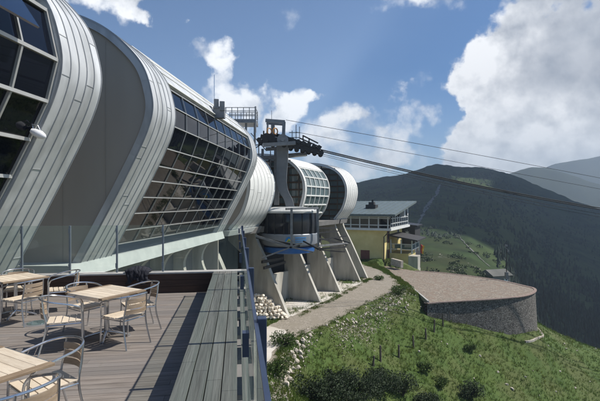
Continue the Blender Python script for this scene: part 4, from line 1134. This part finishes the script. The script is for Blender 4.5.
# hut below the yard
hp_ = hillpt(489, .085); hut = thing('stone_hut', tuple(x*S for x in hp_), 'small grey roofed hut on the hillside behind the gravel yard', 'hut', world=True)
hx, hy, hz = hp_[0], hp_[1]-3, hp_[2]+.2
mb = MB(); mb.box((hx, hy, hz), (4.2,3.2,2.0), rz=.3); mb.build('wall', M['concrete_dark'], hut, S)
mb = MB(); mb.prism([(-2.1,.9),(2.1,.9),(0,1.9)], lambda u, w, d: (hx+d*math.cos(.3)-u*math.sin(.3), hy+d*math.sin(.3)+u*math.cos(.3), hz+w), -2.4, 2.4); mb.build('roof', M['trail'], hut, S)
mb = MB(); mb.box((hx+.9+.5, hy-1.3, hz-.2), (.9,.2,1.3), rz=.3); mb.build('door', M['whitewall'], hut, S)

# ------------------------------------------------------------------ slope furniture: stakes, rocks, shrubs, grass
stakes = [(380.6,361,30.2),(399,357.5,31.2),(413.6,348,33.4),(426,339.5,34.6),(434,332,35.8),(443,326,36.6),(450,321.5,37.4),(373,366,29.4)]
for i, (px_, py_, Y) in enumerate(stakes):
    best = min((abs(P(px_, py_, y)[2]-gh(P(px_, py_, y)[0], y)), y) for y in np.arange(18, 44, .1))[1]
    x, y, _ = P(px_, py_, best); z = gh(x, y); h = random.uniform(.85, 1.1)*(.6 if i == 7 else 1)
    mb = MB(); lean = random.uniform(-.08, .08)
    mb.tube([(x, y, z-.2), (x+lean*.5, y, z+h*.5), (x+lean, y, z+h), (x+lean, y, z+h+.03)], [.075,.07,.06,.03], 8)
    o = mb.build('fence_stake', M['post'], None, S, smooth=True)
    tag(o, 'weathered wooden stake of the wireless fence on the grass slope' if i < 7 else 'short broken stake stub beside the first tall fence stake', 'stake', 'fence stakes on the slope')
def hit(px_, py_, y0=15, y1=60):
    """where the line of sight first meets the ground"""
    prev = None
    for y in np.arange(y0, y1, .08):
        p = P(px_, py_, y); d = p[2]-gh(p[0], y)
        if d < 0: return (p[0], y, gh(p[0], y))
    return None
def rockmesh(r, seed, flat=.7):
    import bmesh
    bm = bmesh.new(); bmesh.ops.create_icosphere(bm, subdivisions=2, radius=1)
    rnd = random.Random(seed); o_ = rnd.random()*50; sx, sy = rnd.uniform(.8,1.4), rnd.uniform(.7,1.1)
    for v_ in bm.verts:
        c = v_.co.copy(); k = 1+.38*mnoise.noise((c.x*1.3+o_, c.y*1.3, c.z*1.3))+.16*mnoise.noise((c.x*3+o_, c.y*3, c.z*3))
        # facet: clamp against a few random planes
        v_.co = Vector((c.x*sx, c.y*sy, c.z*flat))*k*r
    for _ in range(11):
        d = Vector((rnd.uniform(-1,1), rnd.uniform(-1,1), rnd.uniform(-.3,1))).normalized(); lim = r*rnd.uniform(.42,.72)
        for v_ in bm.verts:
            q = v_.co.dot(d)
            if q > lim: v_.co -= d*(q-lim)
    return bm
def block_object(name, loc, size, m, rz):
    import bmesh
    bm = bmesh.new(); bmesh.ops.create_cube(bm, size=1)
    for v_ in bm.verts: v_.co = Vector((v_.co.x*size[0]*random.uniform(.8,1.12), v_.co.y*size[1]*random.uniform(.8,1.12), v_.co.z*size[2]*random.uniform(.75,1.15)))
    bmesh.ops.bevel(bm, geom=list(bm.edges), offset=.035, segments=2, affect='EDGES')
    for v_ in bm.verts: v_.co += v_.co.normalized()*.02*mnoise.noise(v_.co*9+Vector(loc))
    me = bpy.data.meshes.new(name); bm.to_mesh(me); bm.free(); me.materials.append(m)
    o = bpy.data.objects.new(name, me); COL.objects.link(o); o.location = tuple(v_*S for v_ in loc); o.rotation_euler = (random.uniform(-.5,.5), random.uniform(-.5,.5), rz); return o
def rock_object(name, loc, r, m, seed, flat=.7, rz=0):
    bm = rockmesh(r, seed, flat); me = bpy.data.meshes.new(name); bm.to_mesh(me); bm.free(); me.materials.append(m)
    o = bpy.data.objects.new(name, me); COL.objects.link(o); o.location = tuple(v_*S for v_ in loc); o.rotation_euler = (random.uniform(-.3,.3), random.uniform(-.3,.3), rz)
    return o
sd = 0
bank = [(303,341),(299,346),(296,351),(300,353),(294,358),(297,362),(291,364),(306,338),(301,359),(290,371),(286,374),(293,369),(289,380),(285,385),(296,343),(292,354),(284,378),(310,336),(298,368),(303,348)]
for (px_, py_) in bank:
    h_ = hit(px_, py_)
    if not h_: continue
    sd += 1; o = rock_object('rock', (h_[0], h_[1], h_[2]+.04), random.uniform(.16,.36), M['rock'], sd, .75, random.random()*6)
    tag(o, 'pale limestone rock in the bank beside the paved corner', 'rock', 'rocks in the bank by the paving')
for k in range(95):
    t = random.random(); px_ = lerp(322, 428, t)+random.gauss(3, 8); py_ = lerp(325, 290, t)+random.gauss(5, 5)
    h_ = hit(px_, py_)
    if not h_ or poly_in(path_poly, h_[0], h_[1]) or in_yard(h_[0], h_[1]): continue
    sd += 1; o = rock_object('rock', (h_[0], h_[1], h_[2]+.03), random.uniform(.07,.21), M['rock'], sd, .65, random.random()*6)
    tag(o, 'pale rubble rock along the outer edge of the gravel path', 'rock', 'rubble rocks along the path edge')
for (px_, py_) in [(541,334),(548,346),(564,344),(566,349),(577,351),(596,349),(590,382),(539,396),(512,389),(507,385),(525,377),(533,371),(447,344),(441,342),(560,372),(498,372),(474,379),(419,352),(590,345),(575,388),(556,392),(480,356)]:
    h_ = hit(px_, py_)
    if not h_: continue
    sd += 1; o = rock_object('rock', (h_[0], h_[1], h_[2]+.02), random.uniform(.10,.24), M['rock'], sd, .5, random.random()*6)
    tag(o, 'pale boulder lying alone in the open grass slope', 'rock', 'boulders scattered on the grass slope')
# heap of cut stones by the first fin
pc_ = G(262, 321, GZ); rows = [(0, 12, 4), (.2, 11, 4), (.4, 10, 3), (.6, 9, 3), (.8, 7, 3), (1.0, 6, 2), (1.2, 4, 2), (1.38, 3, 1)]
for z, nx_, ny_ in rows:
    for i in range(nx_):
        for j in range(ny_):
            sd += 1; x = pc_[0]+(i-(nx_-1)/2)*.27-z*.35+random.uniform(-.08,.08)+.15; y = pc_[1]+.9+j*.34-ny_*.1+z*.35+random.uniform(-.10,.10)
            o = block_object('cut_stone', (x, y, GZ+.12+z), tuple(k_*random.uniform(.6,1.25) for k_ in (.31,.28,.22)), M['stonepile'], random.uniform(-1.5,1.5))
            tag(o, 'cream stone in the heap by the concrete fin nearest the railing', 'stone', 'stones heaped by the first fin')

def shrub(px_, py_, r, h, label, dense=900, group=None, m='leaf'):
    p = hit(px_, py_)
    if not p: return
    t = thing('shrub', tuple(v_*S for v_ in p), label, 'shrub', group)
    mb = MB(); blobs = [(random.uniform(-.65,.65)*r, random.uniform(-.65,.65)*r, random.uniform(.25,.85)*h, random.uniform(.28,.5)*r) for _ in range(16)]
    for _ in range(int(dense*2.2)):
        b = random.choice(blobs); d = Vector((random.gauss(0,1), random.gauss(0,1), random.gauss(0,1))).normalized()*b[3]*random.uniform(.5,1.08)
        c = Vector((b[0], b[1], b[2]))+Vector((d.x, d.y, d.z*.9)); c.z = max(c.z, .03)
        q = Vector((random.gauss(0,1), random.gauss(0,1), random.gauss(0,1)+.4)).normalized(); u = q.orthogonal().normalized(); w = q.cross(u); s_ = random.uniform(.035,.075)
        mb.add([c-u*s_, c+w*s_*.5, c+u*s_, c-w*s_*.5], [(0,1,2,3)])
    mb.build('foliage', M[m], t, S, fixn=False)
    mb = MB()
    for b in blobs[:6]: mb.tube([(0,0,-.1), (b[0]*.5, b[1]*.5, b[2]*.5), (b[0], b[1], b[2])], [.05,.03,.015], 6)
    mb.build('stem', M['bark'], t, S)
shrub(322, 404, 1.15, 1.25, 'dark green shrub at the bottom edge, leftmost of the shrub row', 1300, 'shrubs along the lower slope')
shrub(343, 396, 1.0, 1.2, 'dark green shrub standing second from the left in the shrub row', 1200, 'shrubs along the lower slope')
shrub(362, 400, 1.2, 1.35, 'tall dark green shrub in the middle of the shrub row', 1400, 'shrubs along the lower slope')
shrub(384, 393, 1.1, 1.15, 'dark green shrub below the first wooden stakes', 1300, 'shrubs along the lower slope')
shrub(402, 396, 1.25, 1.25, 'dark green shrub at the right end of the shrub row', 1200, 'shrubs along the lower slope')
shrub(352, 412, 1.1, 1.1, 'low dark shrub cut by the bottom edge in the shrub row', 1000, 'shrubs along the lower slope')
shrub(428, 408, .9, .9, 'low dark shrub cut by the bottom edge, left of the lone round shrub', 900, 'shrubs along the lower slope')
shrub(470, 398, .95, 1.15, 'lone round dark shrub in the open grass near the bottom edge', 1300)
shrub(309, 399, .9, .9, 'dark green shrub nearest the paved corner at the bottom edge', 1000, 'shrubs along the lower slope')
shrub(374, 384, .85, .85, 'small dark shrub peeping over the middle of the shrub row', 900, 'shrubs along the lower slope')
shrub(335, 385, .75, .7, 'small dark shrub behind the second shrub of the row', 800, 'shrubs along the lower slope')
shrub(425, 371, .55, .5, 'small green bush in the grass below the tall stakes', 500, m='leaf2')
shrub(441, 386, .6, .5, 'small green bush in the grass left of the round dark shrub', 500, m='leaf2')
shrub(469, 350, .6, .45, 'small green bush in the grass below the stone wall', 450, m='leaf2')
shrub(399, 294, .8, .7, 'bright leafy bush at the outer bend of the gravel path', 500, m='leaf2')
shrub(283, 345, .8, .65, 'leafy bush at the tip of the paved corner', 600, m='leaf2')
shrub(277, 374, .8, .6, 'leafy bush hugging the pavement edge beside the rocks', 600, m='leaf2')
shrub(379, 280, .6, .4, 'small green bush at the foot of the last concrete fin', 300, m='leaf2')

# grass: uncountable blades in one object
def grass(name, n, region, hmin, hmax, ok, m, label):
    mb = MB(); k = 0; tries = 0
    while k < n and tries < n*6:
        tries += 1
        x, y = region()
        if not ok(x, y): continue
        z = gh(x, y); k += 1
        patch_ = 1+.7*mnoise.noise((x*.5, y*.5, 11))
        if patch_ < .55 and random.random() < .6: continue
        for _ in range(5):
            a = random.random()*6.283; h = random.uniform(hmin, hmax)*patch_; bx, by = x+random.uniform(-.1,.1), y+random.uniform(-.1,.1)
            w = .012+.012*random.random(); dx, dy = math.cos(a), math.sin(a); ln = random.uniform(.15,.7)*h
            mb.add([(bx-dy*w, by+dx*w, z-.02), (bx+dy*w, by-dx*w, z-.02), (bx+dx*ln, by+dy*ln, z+h)], [(0,1,2)])
    o = mb.build(name, m, None, S, fixn=False); return tag(o, label, 'grass', kind='stuff')
def slope_ok(x, y):
    if poly_in(path_poly, x, y) or in_yard(x, y): return False
    if x < -1.9: return False
    px_ = CX+F*x/y
    return 245 < px_ < 640
def slope_rg():
    y = 14+36*random.random()**1.3; return random.uniform(-1.5, min(36, .78*y)), y
grass('grass', 26000, slope_rg, .07, .26, slope_ok, M['blade'], 'short mountain grass covering the slope below the path')
def strip_rg():
    t = random.random(); y = lerp(40, 58, t); x = float(np.interp(y, [40,44,48,53,58],[10.5,10.9,10.75,10.3,9.6]))+random.uniform(-.5,.35); return x, y
grass('grass', 3500, strip_rg, .05, .2, lambda x, y: True, M['blade'], 'strip of grass between the gravel path and the yard kerb')
def foot_rg():
    i = random.randrange(1, 5); (x0,y0),(x1,y1) = fins[i], fins[i+1]; t = random.random(); return lerp(x0,x1,t)+random.uniform(.1,.7), lerp(y0,y1,t)-random.uniform(0,.3)
grass('grass', 900, foot_rg, .04, .16, lambda x, y: mnoise.noise((x*1.2, y*1.2, 4)) > -.1, M['blade'], 'tufts of grass along the foot of the concrete fins')
def lawn_rg():
    y = random.uniform(24, 61); return float(np.interp(y, [24,31,40,47,61],[-4,-2,2.2,6.5,6]))+random.uniform(-3, 4.5), y
def lawn_ok(x, y):
    return not poly_in(path_poly, x, y) and not in_yard(x, y) and not (B_in(x, y))
def B_in(x, y):
    dx, dy = x-C0[0], y-C0[1]; t = dx*d1[0]+dy*d1[1]; w = dx*nr[0]+dy*nr[1]; return t > -.1 and w < .1
grass('grass', 3500, lambda: (random.uniform(2, 13), random.uniform(48, 61)), .06, .22, lawn_ok, M['blade'], 'grass verge at the foot of the yellow inn')
grass('grass', 1500, lambda: (random.uniform(-5, .2), random.uniform(23, 31)), .04, .18, lambda x, y: not poly_in(path_poly, x, y), M['blade'], 'grass around the stone heap and the first fin')
def edge_rg():
    i = random.randrange(len(path_poly)); a, b = path_poly[i], path_poly[(i+1) % len(path_poly)]; t = random.random()
    return lerp(a[0], b[0], t)+random.gauss(0, .22), lerp(a[1], b[1], t)+random.gauss(0, .22)
grass('grass', 2500, edge_rg, .03, .14, lambda x, y: mnoise.noise((x*.9, y*.9, 14)) > -.05 and not in_yard(x, y) and x > -1.2, M['blade'], 'ragged grass creeping over the edges of the gravel path')
# rubble: uncountable chips along the path edge
mb = MB()
for _ in range(4200):
    t = random.random()
    if random.random() < .6: x, y = lerp(1.8, 10.2, t)+abs(random.gauss(.1,.75)), lerp(28.7, 42.6, t)-abs(random.gauss(.1,.8))
    else: x, y = random.uniform(-1.4, .6), random.uniform(17.5, 28); x = float(np.interp(y, [17,20.5,23.7,27],[-1.0,-1.05,-.6,.4]))+random.gauss(.15,.28)
    if in_yard(x, y): continue
    z = gh(x, y); r_ = random.uniform(.03,.10)
    vs = [(x+random.uniform(-1,1)*r_, y+random.uniform(-1,1)*r_, z+random.uniform(-.3,1)*r_) for _ in range(4)]
    mb.add(vs, [(0,1,2),(0,2,3),(0,3,1),(1,3,2)])
rb = mb.build('rubble', M['rock'], None, S); tag(rb, 'loose pale stone chips along the path edge', 'rubble', kind='stuff')

# ------------------------------------------------------------------ sun, sky, clouds, haze
SUN = Vector((.622, .092, .777)).normalized()
el = math.asin(SUN.z); az = math.atan2(SUN.x, SUN.y)
sun = bpy.data.lights.new('sun', 'SUN'); sun.energy = 5.0; sun.angle = R(.53); sun.color = (1, .955, .88)
so = bpy.data.objects.new('sun', sun); COL.objects.link(so); so.rotation_euler = (-SUN).to_track_quat('-Z', 'Y').to_euler(); so.location = (40, 0, 80)

wd = bpy.data.worlds.new('World'); scene.world = wd; wd.use_nodes = True
nt = wd.node_tree; N = nt.nodes; L = nt.links
bg = N['Background']
sky = N.new('ShaderNodeTexSky'); sky.sky_type = 'NISHITA'; sky.sun_disc = False; sky.sun_elevation = el; sky.sun_rotation = az
sky.altitude = 1700; sky.air_density = 1.0; sky.dust_density = .3; sky.ozone_density = 4.0
tc = N.new('ShaderNodeTexCoord'); D = tc.outputs['Generated']
wn = N.new('ShaderNodeTexNoise'); wn.inputs['Scale'].default_value = 5.0; wn.inputs['Detail'].default_value = 7; wn.inputs['Roughness'].default_value = .55; L.new(D, wn.inputs['Vector'])
wv = N.new('ShaderNodeVectorMath'); wv.operation = 'MULTIPLY_ADD'; L.new(wn.outputs['Color'], wv.inputs[0]); wv.inputs[1].default_value = (.42,.42,.42); wv.inputs[2].default_value = (-.21,-.21,-.21)
wa = N.new('ShaderNodeVectorMath'); wa.operation = 'ADD'; L.new(D, wa.inputs[0]); L.new(wv.outputs[0], wa.inputs[1])
wnn = N.new('ShaderNodeVectorMath'); wnn.operation = 'NORMALIZE'; L.new(wa.outputs[0], wnn.inputs[0]); DW = wnn.outputs[0]
def mth(op, a, b=None, c=None, clamp=False):
    n = N.new('ShaderNodeMath'); n.operation = op; n.use_clamp = clamp
    for i, x in enumerate((a, b, c)):
        if x is None: continue
        if isinstance(x, (int, float)): n.inputs[i].default_value = x
        else: L.new(x, n.inputs[i])
    return n.outputs[0]
def direction(px, py):
    return Vector(((px-CX)/F, 1, -(py-HZ)/F)).normalized()
def blob(px, py, rad, strength):        # soft cap on the sky sphere round one direction
    d = direction(px, py); v = N.new('ShaderNodeVectorMath'); v.operation = 'DOT_PRODUCT'; L.new(DW, v.inputs[0]); v.inputs[1].default_value = d
    k = math.cos(math.atan(rad/F))
    mr = N.new('ShaderNodeMapRange'); mr.interpolation_type = 'SMOOTHSTEP'; mr.inputs['From Min'].default_value = 1-(1-k)*1.0; mr.inputs['From Max'].default_value = 1
    mr.inputs['To Min'].default_value = 0; mr.inputs['To Max'].default_value = strength; L.new(v.outputs['Value'], mr.inputs['Value']); return mr.outputs[0]
def noise(vec, sc, det=9, rough=.6):
    n = N.new('ShaderNodeTexNoise'); n.inputs['Scale'].default_value = sc; n.inputs['Detail'].default_value = det; n.inputs['Roughness'].default_value = rough
    L.new(vec, n.inputs['Vector']); return n.outputs['Fac']
def addv(v, off):
    n = N.new('ShaderNodeVectorMath'); n.operation = 'ADD'; L.new(v, n.inputs[0]); n.inputs[1].default_value = off; return n.outputs[0]
blobs = [(520,118,70,.8),(560,100,85,.9),(487,88,46,.68),(510,55,46,.68),(560,60,60,.6),(480,150,45,.45),(540,170,60,.5),(610,140,90,.8),(600,40,70,.7),(650,90,120,.8),
         (475,118,34,.4),
         (172,42,26,.34),(196,36,30,.42),(218,40,28,.40),(234,58,24,.40),(240,78,22,.36),(296,100,34,.62),(318,97,20,.5),(262,112,36,.5),(228,108,36,.5),
         (100,2,46,.75),(118,-14,40,.6),(410,8,40,.42),(520,-2,38,.48),(450,-4,34,.3),(370,132,40,.46),(350,112,22,.36),(345,160,44,.3),(398,140,26,.26),(415,120,22,.24),(300,150,60,.3),
         (500,172,60,.5),(590,182,70,.55),(440,178,50,.35),(-150,60,120,.6),(760,60,160,.7),(900,-60,200,.6),(-300,-80,150,.5)]
msk = None
for b in blobs:
    o = blob(*b); msk = o if msk is None else mth('ADD', msk, o)
msk = mth('MINIMUM', msk, 1.0)
n1 = noise(D, 7.0, 10, .58); n2 = noise(addv(D, (.020, .004, .026)), 7.0, 10, .58); n3 = noise(D, 15.0, 8, .55); n4 = noise(addv(D, (.010, .0, .016)), 15.0, 8, .55)
dens = mth('ADD', mth('MULTIPLY', mth('SUBTRACT', n1, .5), 2.3), mth('SUBTRACT', mth('MULTIPLY', msk, 1.25), .36))
cov = N.new('ShaderNodeMapRange'); cov.interpolation_type = 'SMOOTHSTEP'; cov.inputs['From Min'].default_value = -.02; cov.inputs['From Max'].default_value = .62; L.new(dens, cov.inputs['Value'])
# cloud brightness: towards the sun the vapour thins and glows, the far side is grey
lit = mth('ADD', mth('MULTIPLY_ADD', mth('SUBTRACT', n1, n2), 2.4, .74), mth('MULTIPLY', mth('SUBTRACT', n3, n4), .9), clamp=True)
thick = N.new('ShaderNodeMapRange'); thick.inputs['From Min'].default_value = .35; thick.inputs['From Max'].default_value = 1.2; thick.inputs['To Min'].default_value = 1.0; thick.inputs['To Max'].default_value = .8; L.new(dens, thick.inputs['Value'])
greyb = mth('SUBTRACT', 1.0, mth('ADD', mth('ADD', blob(604,8,95,.62), blob(590,185,70,.15)), mth('ADD', blob(470,185,90,.12), blob(640,120,80,.15))))
br_ = mth('MULTIPLY', mth('MULTIPLY', lit, thick.outputs[0]), greyb)
cr = N.new('ShaderNodeValToRGB'); e = cr.color_ramp.elements
e[0].color = (3.0,3.3,3.8,1); e[1].color = (9.6,9.65,9.7,1); e[0].position = .08; e[1].position = .72
L.new(br_, cr.inputs[0])
mx = N.new('ShaderNodeMix'); mx.data_type = 'RGBA'; L.new(mth('MULTIPLY', cov.outputs[0], .93), mx.inputs[0]); hsv = N.new('ShaderNodeHueSaturation'); hsv.inputs['Saturation'].default_value = 1.12; hsv.inputs['Value'].default_value = .92; L.new(sky.outputs[0], hsv.inputs['Color']); L.new(hsv.outputs[0], mx.inputs[6]); L.new(cr.outputs[0], mx.inputs[7])
L.new(mx.outputs[2], bg.inputs[0]); bg.inputs[1].default_value = .105

mb = MB(); mb.box((700, 1400, 90), (5000, 3600, 500)); hz_ = mb.build('haze', [], None)
hm = bpy.data.materials.new('mountain_haze'); hm.use_nodes = True; hn = hm.node_tree; hn.nodes.remove(hn.nodes['Principled BSDF'])
pv = hn.nodes.new('ShaderNodeVolumePrincipled'); pv.inputs['Color'].default_value = (.70,.84,1,1); pv.inputs['Density'].default_value = .00034; pv.inputs['Anisotropy'].default_value = .2
hn.links.new(pv.outputs[0], hn.nodes['Material Output'].inputs['Volume']); hz_.data.materials.append(hm); tag(hz_, kind='stuff')

# unseen cumulus blobs added above the frame, laid out to shade the far hillside
import bmesh
bm = bmesh.new(); zc = 1050.0
rnd = random.Random(3)
spots = []
for gx_ in np.arange(20, 1500, 120):
    for gy_ in np.arange(150, 1000, 120):
        if gy_ < 200 and gx_ < 160: continue
        if gy_ < 300 and gx_ < 128: continue
        if gx_ < 60 and gy_ < 450: continue
        if mnoise.noise((gx_*.004, gy_*.004, 2.0)) > .34: continue
        spots.append((gx_+rnd.uniform(-25,25), gy_+rnd.uniform(-25,25)))
for gx_, gy_ in spots:
    c = Vector((gx_+SUN.x/SUN.z*zc, gy_+SUN.y/SUN.z*zc, zc+rnd.uniform(-20,60)))
    g_ = bmesh.ops.create_icosphere(bm, subdivisions=2, radius=1); r_ = rnd.uniform(75, 120)
    for v_ in g_['verts']:
        k = 1+.25*mnoise.noise(v_.co*2+c*.01); v_.co = Vector((v_.co.x*r_*k, v_.co.y*r_*k, v_.co.z*r_*.6*k))+c
me = bpy.data.meshes.new('shade_cloud'); bm.to_mesh(me); bm.free(); me.materials.append(mat('cloud_vapour', (.85,.85,.86), (.9,.9,.9), .01, 1.0, spec=0))
cl = bpy.data.objects.new('shade_cloud', me); COL.objects.link(cl); tag(cl, 'unseen white cumulus bank added to shade the far hillside', 'shade_cloud', kind='stuff')

# ------------------------------------------------------------------ camera
cam = bpy.data.cameras.new('camera'); co = bpy.data.objects.new('camera', cam); COL.objects.link(co)
co.location = (0, 0, EYE); co.rotation_euler = (R(90), 0, 0)
cam.sensor_width = 36; cam.lens = 36*F/600; cam.shift_y = (HZ-200.5)/600; cam.clip_start = .05; cam.clip_end = 20000
scene.camera = co
vs_ = scene.view_settings; vs_.view_transform = 'Standard'; vs_.look = 'None'; vs_.exposure = .33; vs_.gamma = 1; vs_.use_curve_mapping = False
scene.cycles.max_bounces = 8; scene.cycles.transparent_max_bounces = 12; scene.cycles.volume_bounces = 0
scene.cycles.use_denoising = True
